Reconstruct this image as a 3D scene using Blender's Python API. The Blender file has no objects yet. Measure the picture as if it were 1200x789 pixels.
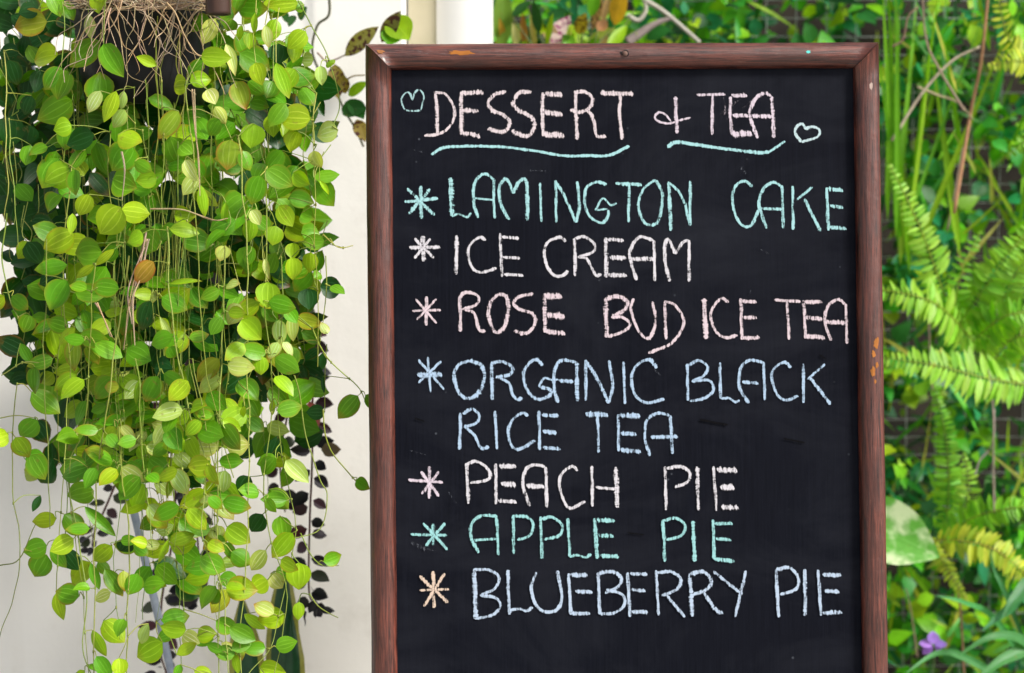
import bpy, math, random
from mathutils import Vector, Matrix, noise
C = bpy.context.scene.collection
sc = bpy.context.scene
rnd = random.Random(11)
R = math.radians

# ------------------------------------------------------------------ camera
PITCH = R(5.0)
CAM = Vector((0, 0, 1.15))
FW = Vector((0, math.cos(PITCH), -math.sin(PITCH)))
UP = Vector((0, math.sin(PITCH), math.cos(PITCH)))
RT = Vector((1, 0, 0))
F = 2000.0                                   # focal length in photograph pixels (60 mm on 36 mm)
cd = bpy.data.cameras.new('camera'); cam = bpy.data.objects.new('camera', cd); C.objects.link(cam)
cam.location = CAM; cam.rotation_euler = (R(90) - PITCH, 0, 0)
cd.sensor_width = 36; cd.lens = 60; cd.clip_start = 0.05; cd.clip_end = 300
cd.dof.use_dof = True; cd.dof.focus_distance = 1.97; cd.dof.aperture_fstop = 4.0; cd.dof.aperture_blades = 0
sc.camera = cam

# ------------------------------------------------------------------ sky and sun (bright overcast, from the upper right)
SUN = Vector((0.74, -0.42, 0.72)).normalized()
w = bpy.data.worlds.new('World'); sc.world = w; w.use_nodes = True
nt = w.node_tree; bg = nt.nodes['Background']; bg.inputs[1].default_value = 0.06
sky = nt.nodes.new('ShaderNodeTexSky'); sky.sky_type = 'NISHITA'; sky.sun_disc = False
sky.sun_elevation = math.asin(SUN.z); sky.sun_rotation = math.atan2(SUN.x, SUN.y)
sky.dust_density = 4.0; sky.air_density = 1.0
hs = nt.nodes.new('ShaderNodeHueSaturation'); hs.inputs['Saturation'].default_value = 0.35
nt.links.new(sky.outputs[0], hs.inputs['Color']); nt.links.new(hs.outputs[0], bg.inputs[0])
sd = bpy.data.lights.new('sun', 'SUN'); sd.energy = 1.5; sd.angle = R(11); sd.color = (1.0, 0.95, 0.88)
so = bpy.data.objects.new('sun', sd); C.objects.link(so)
so.rotation_euler = SUN.to_track_quat('Z', 'Y').to_euler(); so.location = (2, -2, 4)
vs = sc.view_settings; vs.view_transform = 'Standard'; vs.look = 'None'; vs.gamma = 1; vs.exposure = 1.55
vs.use_curve_mapping = False
sc.render.engine = 'CYCLES'
sc.cycles.use_denoising = True
sc.cycles.max_bounces = 8; sc.cycles.transparent_max_bounces = 12

# ------------------------------------------------------------------ helpers
def P(px, py, D):
    """point at photograph pixel px,py (1200 x 789) and depth D along the view"""
    return CAM + RT * ((px - 600) * D / F) + UP * ((394.5 - py) * D / F) + FW * D
def onY(px, py, Y):
    d = RT * ((px - 600) / F) + UP * ((394.5 - py) / F) + FW
    return CAM + d * (Y / d.y)
def U(a, b): return rnd.uniform(a, b)
def rv(s=1.0):
    return Vector((rnd.gauss(0, s), rnd.gauss(0, s), rnd.gauss(0, s)))

class MB:
    def __init__(s): s.v = []; s.f = []; s.uv = []; s.c = []; s.m = []
    def add(s, p, uv=(0, 0), c=(1, 1, 1, 0)):
        s.v.append(p); s.uv.append(uv); s.c.append(c); return len(s.v) - 1
    def face(s, *i, m=0): s.f.append(i); s.m.append(m)
    def build(s, name, mats, parent=None, smooth=True):
        me = bpy.data.meshes.new(name)
        me.from_pydata([tuple(p) for p in s.v], [], s.f)
        ul = me.uv_layers.new(name='UVMap')
        vi = [0] * len(me.loops); me.loops.foreach_get('vertex_index', vi)
        flat = []
        for i in vi: flat += list(s.uv[i])
        ul.data.foreach_set('uv', flat)
        ca = me.color_attributes.new('col', 'FLOAT_COLOR', 'POINT')
        flat = []
        for c in s.c: flat += [c[0], c[1], c[2], c[3] if len(c) > 3 else 0.0]
        ca.data.foreach_set('color', flat)
        if not isinstance(mats, (list, tuple)): mats = [mats]
        for m in mats: me.materials.append(m)
        me.polygons.foreach_set('material_index', s.m)
        me.polygons.foreach_set('use_smooth', [smooth] * len(s.f))
        me.update()
        o = bpy.data.objects.new(name, me); C.objects.link(o)
        if parent: o.parent = parent
        return o

def tag(o, label=None, cat=None, group=None, kind=None):
    if label: o['label'] = label
    if cat: o['category'] = cat
    if group: o['group'] = group
    if kind: o['kind'] = kind
    return o
def thing(name, loc, label, cat, group=None):
    o = bpy.data.objects.new(name, None); C.objects.link(o); o.location = loc
    o.empty_display_size = 0.05
    return tag(o, label, cat, group)
def child(mb, name, mats, root, smooth=True, label=None):
    """mesh given in world space, made a part of root"""
    inv = root.location.copy()
    mb.v = [Vector(p) - inv for p in mb.v]
    o = mb.build(name, mats, root, smooth)
    if label: o['label'] = label
    return o

def spline(pts, n):
    """Catmull-Rom through pts, n samples per span"""
    pts = [Vector(p) for p in pts]
    if len(pts) == 2:
        return [pts[0].lerp(pts[1], i / n) for i in range(n + 1)]
    e = [pts[0] * 2 - pts[1]] + pts + [pts[-1] * 2 - pts[-2]]
    out = []
    for k in range(1, len(e) - 2):
        a, b, c, d = e[k - 1], e[k], e[k + 1], e[k + 2]
        for i in range(n):
            t = i / n
            out.append(0.5 * ((2 * b) + (c - a) * t + (2 * a - 5 * b + 4 * c - d) * t * t + (3 * b - a - 3 * c + d) * t ** 3))
    out.append(pts[-1]); return out

def tube(mb, pts, r0, r1=None, n=5, c=(1, 1, 1, 0), cap=True, m=0):
    if r1 is None: r1 = r0
    N = len(pts); prev = None; rings = []; L = 0
    for i, p in enumerate(pts):
        t = (pts[min(i + 1, N - 1)] - pts[max(i - 1, 0)])
        t = t.normalized() if t.length > 1e-9 else Vector((0, 0, 1))
        if prev is None:
            a = t.orthogonal().normalized()
        else:
            a = prev - t * prev.dot(t)
            a = a.normalized() if a.length > 1e-6 else t.orthogonal().normalized()
        prev = a; b = t.cross(a)
        if i: L += (p - pts[i - 1]).length
        r = r0 + (r1 - r0) * i / max(1, N - 1)
        rings.append([mb.add(p + a * (r * math.cos(2 * math.pi * k / n)) + b * (r * math.sin(2 * math.pi * k / n)), (L, k / n), c) for k in range(n)])
    for i in range(N - 1):
        for k in range(n):
            mb.face(rings[i][k], rings[i][(k + 1) % n], rings[i + 1][(k + 1) % n], rings[i + 1][k], m=m)
    if cap:
        mb.face(*reversed(rings[0]), m=m); mb.face(*rings[-1], m=m)

def lathe(mb, centre, prof, n=32, c=(1, 1, 1, 0), close=True):
    rings = []
    for (r, z) in prof:
        rings.append([mb.add(centre + Vector((r * math.cos(2 * math.pi * k / n), r * math.sin(2 * math.pi * k / n), z)), (k / n, z), c) for k in range(n)])
    for i in range(len(rings) - 1):
        for k in range(n):
            mb.face(rings[i][k], rings[i][(k + 1) % n], rings[i + 1][(k + 1) % n], rings[i + 1][k])
    if close:
        mb.face(*reversed(rings[0])); mb.face(*rings[-1])

def box(mb, a, b, c=(1, 1, 1, 0)):
    x0, y0, z0 = a; x1, y1, z1 = b
    q = [mb.add(Vector(p), (p[0], p[2]), c) for p in ((x0, y0, z0), (x1, y0, z0), (x1, y1, z0), (x0, y1, z0), (x0, y0, z1), (x1, y0, z1), (x1, y1, z1), (x0, y1, z1))]
    for f in ((0, 3, 2, 1), (4, 5, 6, 7), (0, 1, 5, 4), (1, 2, 6, 5), (2, 3, 7, 6), (3, 0, 4, 7)):
        mb.face(*[q[i] for i in f])

def leaf(mb, base, d, n, L, W, col, droop=0.12, cup=0.18, nu=7, nv=4, tint=0.0, shape='round', twist=0.0):
    d = d.normalized(); n = (n - d * n.dot(d))
    n = n.normalized() if n.length > 1e-6 else d.orthogonal().normalized()
    s = d.cross(n)
    rows = []
    for i in range(nu + 1):
        u = i / nu
        if shape == 'round':
            pr = math.sin(math.pi * u ** 0.82) ** 0.62 if 0 < u < 1 else 0
            if u > 0.72: pr *= 1 - 0.42 * ((u - 0.72) / 0.28)
        elif shape == 'oval':
            pr = math.sin(math.pi * u ** 0.9) ** 0.85 if 0 < u < 1 else 0
        elif shape == 'strap':
            pr = min(1, u * 8) * (1 - max(0, u - 0.35) / 0.65) ** 0.7
        elif shape == 'heart':
            pr = max(0.0, min(1, (u + 0.02) * 6)) ** 0.5 * (1 - u) ** 0.75 * 1.15
        else:
            pr = math.sin(math.pi * u ** 0.75) if 0 < u < 1 else 0
        hw = W / 2 * pr
        ctr = base + d * (L * (u - 0.25 * droop * u * u)) - n * (droop * L * u * u)
        if twist:
            a = twist * u; s2 = s * math.cos(a) + n * math.sin(a); n2 = n * math.cos(a) - s * math.sin(a)
        else: s2, n2 = s, n
        row = []
        for j in range(nv + 1):
            v = -1 + 2 * j / nv
            row.append(mb.add(ctr + s2 * (hw * v) + n2 * (cup * hw * abs(v) ** 1.4), (u, v * .5 + .5), (col[0], col[1], col[2], tint)))
        rows.append(row)
    for i in range(nu):
        for j in range(nv):
            mb.face(rows[i][j], rows[i + 1][j], rows[i + 1][j + 1], rows[i][j + 1])

def mixc(a, b, t): return tuple(a[i] + (b[i] - a[i]) * t for i in range(3))
def jit(c, s=0.2):
    k = 1 + U(-s, s); return (c[0] * k * (1 + U(-.15, .15)), c[1] * k, c[2] * k * (1 + U(-.2, .2)))

# ------------------------------------------------------------------ materials
class N:
    def __init__(s, name):
        s.mat = bpy.data.materials.new(name); s.mat.use_nodes = True
        s.t = s.mat.node_tree; s.b = s.t.nodes['Principled BSDF']; s.out = s.t.nodes['Material Output']
    def n(s, k, **kw):
        x = s.t.nodes.new(k)
        for a, b in kw.items(): setattr(x, a, b)
        return x
    def l(s, a, b): s.t.links.new(a, b)
    def val(s, sock, v):
        if hasattr(v, 'is_output') or isinstance(v, bpy.types.NodeSocket): s.l(v, sock)
        else: sock.default_value = v
    def math(s, op, a, b=0.0, c=None, clamp=False):
        x = s.n('ShaderNodeMath', operation=op, use_clamp=clamp)
        s.val(x.inputs[0], a); s.val(x.inputs[1], b)
        if c is not None: s.val(x.inputs[2], c)
        return x.outputs[0]
    def rng(s, v, a, b, c=0.0, d=1.0, smooth=False):
        x = s.n('ShaderNodeMapRange'); x.interpolation_type = 'SMOOTHSTEP' if smooth else 'LINEAR'
        s.val(x.inputs[0], v)
        for i, q in enumerate((a, b, c, d)): s.val(x.inputs[i + 1], q)
        return x.outputs[0]
    def mix(s, f, a, b, blend='MIX'):
        x = s.n('ShaderNodeMix', data_type='RGBA', blend_type=blend)
        s.val(x.inputs[0], f)
        for i, q in ((6, a), (7, b)):
            if isinstance(q, bpy.types.NodeSocket): s.l(q, x.inputs[i])
            else: x.inputs[i].default_value = (q[0], q[1], q[2], 1)
        return x.outputs[2]
    def noise(s, co, scale, detail=4, rough=.55, dist=0.0):
        x = s.n('ShaderNodeTexNoise'); s.l(co, x.inputs['Vector'])
        x.inputs['Scale'].default_value = scale; x.inputs['Detail'].default_value = detail
        x.inputs['Roughness'].default_value = rough; x.inputs['Distortion'].default_value = dist
        return x.outputs['Fac']
    def scale(s, co, v):
        x = s.n('ShaderNodeMapping'); s.l(co, x.inputs[0]); x.inputs['Scale'].default_value = v; return x.outputs[0]
    def co(s, k='Object'):
        return s.n('ShaderNodeTexCoord').outputs[k]
    def bump(s, h, strength=.3, dist=.002):
        x = s.n('ShaderNodeBump'); s.l(h, x.inputs['Height']); x.inputs['Strength'].default_value = strength
        x.inputs['Distance'].default_value = dist; s.l(x.outputs[0], s.b.inputs['Normal'])
    def set(s, **kw):
        for k, v in kw.items(): s.val(s.b.inputs[k.replace('_', ' ')], v if not isinstance(v, tuple) else (v[0], v[1], v[2], 1))

def leaf_mat(name, veins=(0.0, 0.45), vw=0.075, vs=0.85, vcol=(1.75, 1.50, 4.5), trans=0.26, rough=0.38, tipcol=(0.36, 0.11, 0.02), spec=0.28, spot=None, spotsoft=.03, blemish=.45, spotscale=150):
    m = N(name)
    at = m.n('ShaderNodeAttribute', attribute_name='col')
    uv = m.n('ShaderNodeSeparateXYZ'); m.l(m.co('UV'), uv.inputs[0])
    u = uv.outputs[0]; v = m.math('ABSOLUTE', m.math('MULTIPLY_ADD', uv.outputs[1], 2.0, -1.0))
    ob = m.co('Object')
    nz = m.noise(ob, 70, 3)
    col = m.mix(1.0, at.outputs['Color'], m.mix(nz, (0.70, 0.74, 0.6), (1.28, 1.24, 1.3)), 'MULTIPLY')
    if veins:
        vl = None
        for c in veins:
            q = m.rng(m.math('ABSOLUTE', m.math('SUBTRACT', v, c)), 0.0, vw * (1.0 if c == 0 else 0.8), 1.0, 0.0, True)
            vl = q if vl is None else m.math('MAXIMUM', vl, q)
        fade = m.rng(u, 0.0, 0.08, 0.3, 1.0)
        col = m.mix(m.math('MULTIPLY', m.math('MULTIPLY', vl, fade), m.math('MULTIPLY', m.rng(m.noise(ob, 16, 2), .35, .65, .25, 1.0), vs)), col, m.mix(1.0, m.mix(1.0, at.outputs['Color'], vcol, 'MULTIPLY'), (.022, .036, .010), 'ADD'))
    blem = m.math('MULTIPLY', m.rng(m.noise(ob, 85, 4, .65), .63, .70), blemish)
    col = m.mix(blem, col, (.20, .13, .03))
    if spot:
        sp = m.rng(m.noise(ob, spotscale, 3), .53 - spotsoft, .53 + spotsoft, 0, 1, True)
        col = m.mix(sp, col, spot)
    tip = m.math('MAXIMUM', m.rng(u, 0.70, 1.0), m.rng(v, 0.75, 1.05))
    tip = m.math('MULTIPLY', m.math('MULTIPLY', tip, m.rng(nz, .3, .6, .5, 1.2)), at.outputs['Alpha'], clamp=True)
    col = m.mix(tip, col, tipcol)
    m.l(col, m.b.inputs['Base Color']); m.set(Roughness=rough, Specular_IOR_Level=spec)
    hgt = m.math('ADD', m.noise(ob, 240, 2), m.math('MULTIPLY', m.rng(v, 0, .12), 0.8))
    m.bump(hgt, .22, .001)
    tr = m.n('ShaderNodeBsdfTranslucent'); m.l(m.mix(1.0, col, (1.5, 1.5, 0.35), 'MULTIPLY'), tr.inputs[0])
    mx = m.n('ShaderNodeMixShader'); mx.inputs[0].default_value = trans
    m.l(m.b.outputs[0], mx.inputs[1]); m.l(tr.outputs[0], mx.inputs[2]); m.l(mx.outputs[0], m.out.inputs[0])
    return m.mat

def plain(name, c0, c1, scale=30, rough=.6, bump=.2, spec=.4, metal=0.0, stretch=None, dist=.002):
    m = N(name); co = m.co('Object')
    if stretch: co = m.scale(co, stretch)
    nz = m.noise(co, scale, 5)
    m.l(m.mix(m.rng(nz, .3, .7), c0, c1), m.b.inputs['Base Color'])
    m.set(Roughness=rough, Specular_IOR_Level=spec, Metallic=metal)
    if bump: m.bump(nz, bump, dist)
    return m.mat

def attr_mat(name, rough=.6, spec=.3):
    m = N(name); at = m.n('ShaderNodeAttribute', attribute_name='col')
    nz = m.noise(m.co('Object'), 120, 3)
    m.l(m.mix(1.0, at.outputs['Color'], m.mix(nz, (.6, .6, .6), (1.35, 1.35, 1.35)), 'MULTIPLY'), m.b.inputs['Base Color'])
    m.set(Roughness=rough, Specular_IOR_Level=spec); m.bump(nz, .3, .001)
    return m.mat

def wall_mat():
    m = N('white_plaster'); co = m.co('Object')
    n1 = m.noise(co, 2.2, 6, .6); n2 = m.noise(co, 14, 5, .65); n3 = m.noise(m.scale(co, (9, 9, 1.4)), 1.5, 4)
    c = m.mix(m.rng(n1, .35, .7), (.87, .85, .80), (.91, .895, .855))
    c = m.mix(m.math('MULTIPLY', m.rng(n2, .56, .72), .35), c, (.66, .63, .57))
    c = m.mix(m.math('MULTIPLY', m.rng(n3, .55, .75), .25), c, (.70, .66, .58))
    m.l(c, m.b.inputs['Base Color']); m.set(Roughness=.8, Specular_IOR_Level=.25)
    m.bump(m.math('ADD', m.noise(co, 26, 6, .6), m.math('MULTIPLY', m.noise(co, 160, 3), .25)), .16, .004)
    return m.mat

def wood_mat():
    m = N('stained_wood'); ob = m.co('Object')
    uv = m.co('UV')
    g1 = m.noise(m.scale(uv, (5.0, 110, 1)), 3.0, 6, .68, .5)
    g2 = m.noise(m.scale(uv, (16, 420, 1)), 2.0, 4, .7, .3)
    blo = m.noise(ob, 9, 4)
    c = m.mix(m.rng(g1, .34, .68), (.014, .0035, .003), (.200, .050, .030))
    c = m.mix(m.math('MULTIPLY', m.rng(g2, .48, .70), .75), c, (.012, .006, .006))
    c = m.mix(m.math('MULTIPLY', m.rng(blo, .5, .72), .55), c, (.055, .018, .014))
    # dusty worn streaks along the grain
    wr = m.math('MULTIPLY', m.rng(m.noise(m.scale(uv, (6, 150, 1)), 3.2, 5, .7), .60, .74), m.rng(m.noise(ob, 14, 3), .45, .62))
    c = m.mix(m.math('MULTIPLY', wr, .7), c, (.36, .20, .15))
    at = m.n('ShaderNodeAttribute', attribute_name='col')
    m.l(c, m.b.inputs['Base Color'])
    m.l(m.rng(g1, .3, .7, .30, .48), m.b.inputs['Roughness']); m.set(Specular_IOR_Level=.55, Coat_Weight=.3, Coat_Roughness=.22)
    m.bump(m.math('ADD', g2, m.math('ADD', m.math('MULTIPLY', g1, .6), m.math('MULTIPLY', m.noise(ob, 45, 3), 1.6))), .5, .0016)
    return m.mat

def board_mat():
    m = N('blackboard_paint'); ob = m.co('Object')
    st = m.noise(m.scale(ob, (60, 1, 1.6)), 6, 5, .7)
    st2 = m.noise(m.scale(ob, (260, 1, 7)), 3, 3, .6)
    cl = m.noise(m.scale(ob, (1.0, 1, 1.9)), 4.2, 7, .68, .8)
    c = m.mix(m.rng(st, .35, .7), (.0030, .0036, .0068), (.0058, .0068, .0120))
    c = m.mix(m.math('MULTIPLY', m.rng(st2, .5, .75), .5), c, (.0085, .0095, .015))
    c = m.mix(m.math('MULTIPLY', m.rng(cl, .42, .72), .75), c, (.0155, .0170, .0235))      # old wiped chalk
    sp = m.n('ShaderNodeTexVoronoi'); m.l(ob, sp.inputs['Vector']); sp.inputs['Scale'].default_value = 46
    dot = m.math('MULTIPLY', m.rng(sp.outputs['Distance'], .04, .085, 1, 0), m.rng(m.noise(ob, 11, 2), .55, .62))
    c = m.mix(m.math('MULTIPLY', dot, .5), c, (.10, .11, .13))
    m.l(c, m.b.inputs['Base Color']); m.set(Roughness=.65, Specular_IOR_Level=.06)
    m.bump(m.math('ADD', st2, m.noise(ob, 500, 2)), .12, .0006)
    return m.mat

def chalk_mat():
    m = N('chalk'); at = m.n('ShaderNodeAttribute', attribute_name='col')
    uv = m.n('ShaderNodeSeparateXYZ'); m.l(m.co('UV'), uv.inputs[0])
    ob = m.co('Object')
    v = m.math('ABSOLUTE', m.math('MULTIPLY_ADD', uv.outputs[1], 2.0, -1.0))
    n1 = m.noise(ob, 620, 3, .7); n2 = m.noise(ob, 200, 3, .6)
    # diagonal drag marks of the chalk stick
    rot = m.n('ShaderNodeMapping'); m.l(ob, rot.inputs[0]); rot.inputs['Rotation'].default_value = (0, R(24), 0); rot.inputs['Scale'].default_value = (380, 1, 62)
    n3 = m.noise(rot.outputs[0], 1.0, 2, .6)
    edge = m.rng(v, .45, 1.0, 0.0, 1.0)
    f = m.math('ADD', m.math('MULTIPLY', n1, .55), m.math('ADD', m.math('MULTIPLY', n2, .35), m.math('MULTIPLY', n3, 1.05)))
    thr = m.math('ADD', m.math('MULTIPLY', edge, .42), m.math('SUBTRACT', 1.14, at.outputs['Alpha']))
    a = m.rng(m.math('SUBTRACT', f, thr), -.22, .20, 0.0, 1.0, True)
    m.l(at.outputs['Color'], m.b.inputs['Base Color']); m.set(Roughness=.95, Specular_IOR_Level=.1)
    tr = m.n('ShaderNodeBsdfTransparent'); mx = m.n('ShaderNodeMixShader')
    m.l(a, mx.inputs[0]); m.l(tr.outputs[0], mx.inputs[1]); m.l(m.b.outputs[0], mx.inputs[2]); m.l(mx.outputs[0], m.out.inputs[0])
    return m.mat

M_wall = wall_mat(); M_wood = wood_mat(); M_board = board_mat(); M_chalk = chalk_mat()
M_leaf = leaf_mat('trailing_leaf')
M_stem = attr_mat('plant_stem', .5)
M_root = attr_mat('dry_root', .8)
M_dark = leaf_mat('purple_leaf', veins=(0.0,), vs=.0, vcol=(1.2, 1.2, 1.2), trans=.08, rough=.32, spec=.5, blemish=0)
M_garden = leaf_mat('garden_leaf', veins=(0.0,), vs=.5, trans=.34, rough=.42)
M_fern = leaf_mat('fern_leaf', veins=None, trans=.36, rough=.45)
M_spot = leaf_mat('spotted_leaf', veins=(0.0,), vs=.4, trans=.25, spot=(.05, .016, .012))
M_varieg = leaf_mat('variegated_leaf', veins=(0.0, .5), vs=.5, vcol=(2, 1.5, 3), trans=.3, spot=(.60, .72, .44), spotscale=24, spotsoft=.10, blemish=.2)
M_pinkspot = leaf_mat('pink_spotted_leaf', veins=None, trans=.2, spot=(.28, .04, .14))
M_black = plain('black_plastic', (.010, .010, .012), (.014, .014, .017), 40, .42, .1, spec=.22)
M_soil = plain('soil', (.02, .013, .008), (.07, .045, .028), 60, .95, .8)
M_pipe = plain('white_pipe_paint', (.66, .66, .645), (.72, .72, .70), 8, .4, .03)
M_pillar = plain('beige_plaster', (.36, .33, .22), (.46, .42, .30), 8, .85, .3)
M_steel = plain('galvanised_steel', (.32, .33, .35), (.50, .51, .52), 60, .45, .1, metal=.6)
M_pole = plain('pole_paint', (.20, .24, .32), (.32, .36, .44), 60, .3, .05)
M_tube = plain('dark_bamboo', (.018, .010, .009), (.075, .040, .030), 30, .3, .2, stretch=(1, 1, .15))
M_dry = attr_mat('dry_stalk', .8)
M_post = plain('grey_post', (.22, .22, .20), (.36, .36, .33), 25, .8, .3)
M_terra = plain('terracotta', (.30, .12, .06), (.40, .18, .10), 20, .8, .2)
M_ground = plain('concrete_ground', (.26, .25, .23), (.36, .35, .32), 6, .9, .4)
M_earth = plain('dark_earth', (.006, .005, .003), (.022, .017, .010), 9, 1.0, .8, dist=.02)
M_petal = attr_mat('petal', .6)

# ------------------------------------------------------------------ setting
YW = 2.47
mb = MB(); q = [mb.add(Vector(p)) for p in ((-40, -20, 0), (40, -20, 0), (40, 60, 0), (-40, 60, 0))]; mb.face(*q)
tag(mb.build('ground', M_ground), kind='structure')
mb = MB()
nx, nz = 60, 40; g = []
for j in range(nz + 1):
    row = []
    for i in range(nx + 1):
        x = -0.15 + 6.2 * i / nx; z = 3.4 * j / nz
        row.append(mb.add(Vector((x, 3.55 + .25 * z + .16 * noise.noise(Vector((x * 3, z * 3, 0))), z - .05))))
    g.append(row)
for j in range(nz):
    for i in range(nx): mb.face(g[j][i], g[j][i + 1], g[j + 1][i + 1], g[j + 1][i])
tag(mb.build('earth_bank', M_earth), kind='structure')

xw = onY(471, 30, YW).x
mb = MB(); box(mb, (-3.5, YW, 0), (xw, YW + .14, 3.0))
tag(mb.build('wall', M_wall, smooth=False), 'white plastered wall behind the hanging plants', 'wall')
xa, xb = xw + .003, onY(512, 30, YW + .1).x
mb = MB(); box(mb, (xa, YW + .10, 0), (xb, YW + .34, 3.0))
tag(mb.build('pillar', M_pillar, smooth=False), 'narrow beige plastered pillar between the white wall and the round pipe', 'pillar')
rp = thing('drainpipe', onY(541, 30, YW + .15) * 1.0, 'round white downpipe standing at the right end of the white wall', 'pipe'); rp.location.z = 0
pc = onY(541, 30, YW + .13); pr = 36.5 * (YW + .13) / F
mb = MB(); lathe(mb, Vector((pc.x, pc.y, 0)), [(pr, 0), (pr, 1.0), (pr, 2.0), (pr, 3.0)], 40)
child(mb, 'pipe', M_pipe, rp)
mb = MB(); lathe(mb, Vector((pc.x, pc.y, 0)), [(pr + .001, .50), (pr + .006, .505), (pr + .006, .60), (pr + .001, .605)], 40, close=False)
child(mb, 'collar', M_pipe, rp)

# ------------------------------------------------------------------ chalkboard on its folding stand
ROLL = R(-0.45); LEAN = R(1.0)
bc = P(734, 420, 2.0)
bx = (RT * math.cos(ROLL) - UP * math.sin(ROLL)).normalized()
bz0 = (UP * math.cos(ROLL) + RT * math.sin(ROLL)).normalized()
bz = (bz0 * math.cos(LEAN) + FW * math.sin(LEAN)).normalized()
by = bz.cross(bx)                                     # points away from the camera
tb = bc.z / bz.z
base = bc - bz * tb
sign = thing('chalkboard_sign', base, 'standing chalkboard menu with handwritten desserts and teas in a dark wooden frame', 'menu board')
Mr = Matrix((bx, by, bz)).transposed().to_4x4(); Mr.translation = base
sign.matrix_world = Mr
Minv = Mr.inverted()
def BL(px, py):
    """photograph pixel -> point on the board face in the board's own coordinates"""
    d = RT * ((px - 600) / F) + UP * ((394.5 - py) / F) + FW
    o = Minv @ CAM; dd = Minv.to_3x3() @ d
    return o - dd * (o.y / dd.y)
TL, TR_, L2, R2 = BL(428, 52), BL(1029.5, 50), BL(435.5, 789), BL(1040.5, 789)
def ext(a, b, z): return a + (b - a) * ((z - a.z) / (b.z - a.z))
BLc, BRc = ext(TL, L2, 0.012), ext(TR_, R2, 0.012)
prof = [(0, .016), (0, -.001), (.0012, -.0055), (.0042, -.0095), (.009, -.0125), (.0155, -.0138), (.022, -.0125), (.0265, -.0098), (.0293, -.0055), (.0303, -.0005), (.0305, .016)]
def rail(name, a, b, inward, mitre_a, mitre_b):
    mb = MB(); ax = (b - a).normalized(); L = (b - a).length
    K = 40; rings = []
    off = U(0, 5)
    for k in range(K + 1):
        t = k / K; row = []
        for (s, y) in prof:
            lo = s if mitre_a else 0; hi = L - (s if mitre_b else 0)
            w_ = lo + (hi - lo) * t
            wob = .0005 * noise.noise(Vector((w_ * 14 + off, s * 40, 0)))
            p = a + ax * w_ + inward * (s + wob) + Vector((0, y + wob, 0))
            row.append(mb.add(p, (w_ + off, s)))
        rings.append(row)
    for k in range(K):
        for j in range(len(prof) - 1):
            mb.face(rings[k][j], rings[k][j + 1], rings[k + 1][j + 1], rings[k + 1][j])
    n = len(prof) - 1
    for k in range(K): mb.face(rings[k][n], rings[k][0], rings[k + 1][0], rings[k + 1][n])
    mb.face(*rings[0]); mb.face(*reversed(rings[-1]))
    return mb.build(name, M_wood, sign)
X = Vector((1, 0, 0)); Z = Vector((0, 0, 1))
# 0.6 mm gap at the mitres so that the joint reads as a joint
g = .0003
rail('top_rail', TL + X * g, TR_ - X * g, -Z, True, True)
rail('stile', BLc - Z * 0, TL - Z * g, X, False, True)
rail('stile', BRc - Z * 0, TR_ - Z * g, -X, False, True)
zb = .16
a_, b_ = ext(TL, L2, zb) + X * .031, ext(TR_, R2, zb) - X * .031
rail('bottom_rail', a_, b_, Z, False, False)
mb = MB()
p0, p1 = ext(TL, L2, zb + .020) + X * .022, ext(TR_, R2, zb + .020) - X * .022
p2, p3 = TR_ + Vector((-.022, 0, -.022)), TL + Vector((.022, 0, -.022))
q = [mb.add(p) for p in (p0, p1, p2, p3)] + [mb.add(p + Vector((0, .006, 0))) for p in (p0, p1, p2, p3)]
for f in ((0, 1, 2, 3), (7, 6, 5, 4), (0, 4, 5, 1), (1, 5, 6, 2), (2, 6, 7, 3), (3, 7, 4, 0)): mb.face(*[q[i] for i in f])
mb.build('blackboard', M_board, sign, smooth=False)
# folding rear legs
for px in (TL.x + .02, TR_.x - .02):
    mb = MB(); top = Vector((px, .03, TL.z - .06)); 
    wg = Minv @ Vector((0, base.y + .62, 0)); bot = Vector((px, wg.y, wg.z))
    d = (bot - top).normalized(); sx = X * .014; sy = d.cross(X) * .009
    q = [mb.add(p + o_) for p in (top, bot) for o_ in (-sx - sy, sx - sy, sx + sy, -sx + sy)]
    for f in ((3, 2, 1, 0), (4, 5, 6, 7), (0, 1, 5, 4), (1, 2, 6, 5), (2, 3, 7, 6), (3, 0, 4, 7)): mb.face(*[q[i] for i in f])
    mb.build('rear_leg', M_wood, sign, smooth=False)
# wear on the frame: thin scabs of bare wood / old paint lying on the moulding
def frame_y(s):
    for (s0, y0), (s1, y1) in zip(prof, prof[1:]):
        if s0 <= s <= s1 and s1 > s0: return y0 + (y1 - y0) * (s - s0) / (s1 - s0)
    return 0
def scab(name, px, py, w_, h_, edge, col, label, seed):
    """irregular thin flake on the rail; edge: function px,py -> distance from the outer edge"""
    mb = MB(); r_ = random.Random(seed); n = 26; pts = []
    for k in range(n):
        a = 2 * math.pi * k / n; rr = .65 + .5 * r_.random()
        pts.append((px + w_ / 2 * rr * math.cos(a), py + h_ / 2 * rr * math.sin(a)))
    def loc(x, y):
        p = BL(x, y); s = max(.001, min(.030, edge(p))); return Vector((p.x, frame_y(s) - .00035, p.z))
    # fan of three concentric rings so that it follows the curve of the moulding
    c = mb.add(loc(px, py), (0, 0), (*col, 0)); last = None
    rings = []
    for t in (.34, .67, 1.0):
        rings.append([mb.add(loc(px + (x - px) * t, py + (y - py) * t), (0, 0), (*col, 0)) for x, y in pts])
    for k in range(n):
        mb.face(c, rings[0][(k + 1) % n], rings[0][k])
        for a, b in ((0, 1), (1, 2)): mb.face(rings[a][k], rings[a][(k + 1) % n], rings[b][(k + 1) % n], rings[b][k])
    o = mb.build(name, M_dry, sign); o['label'] = label
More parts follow.
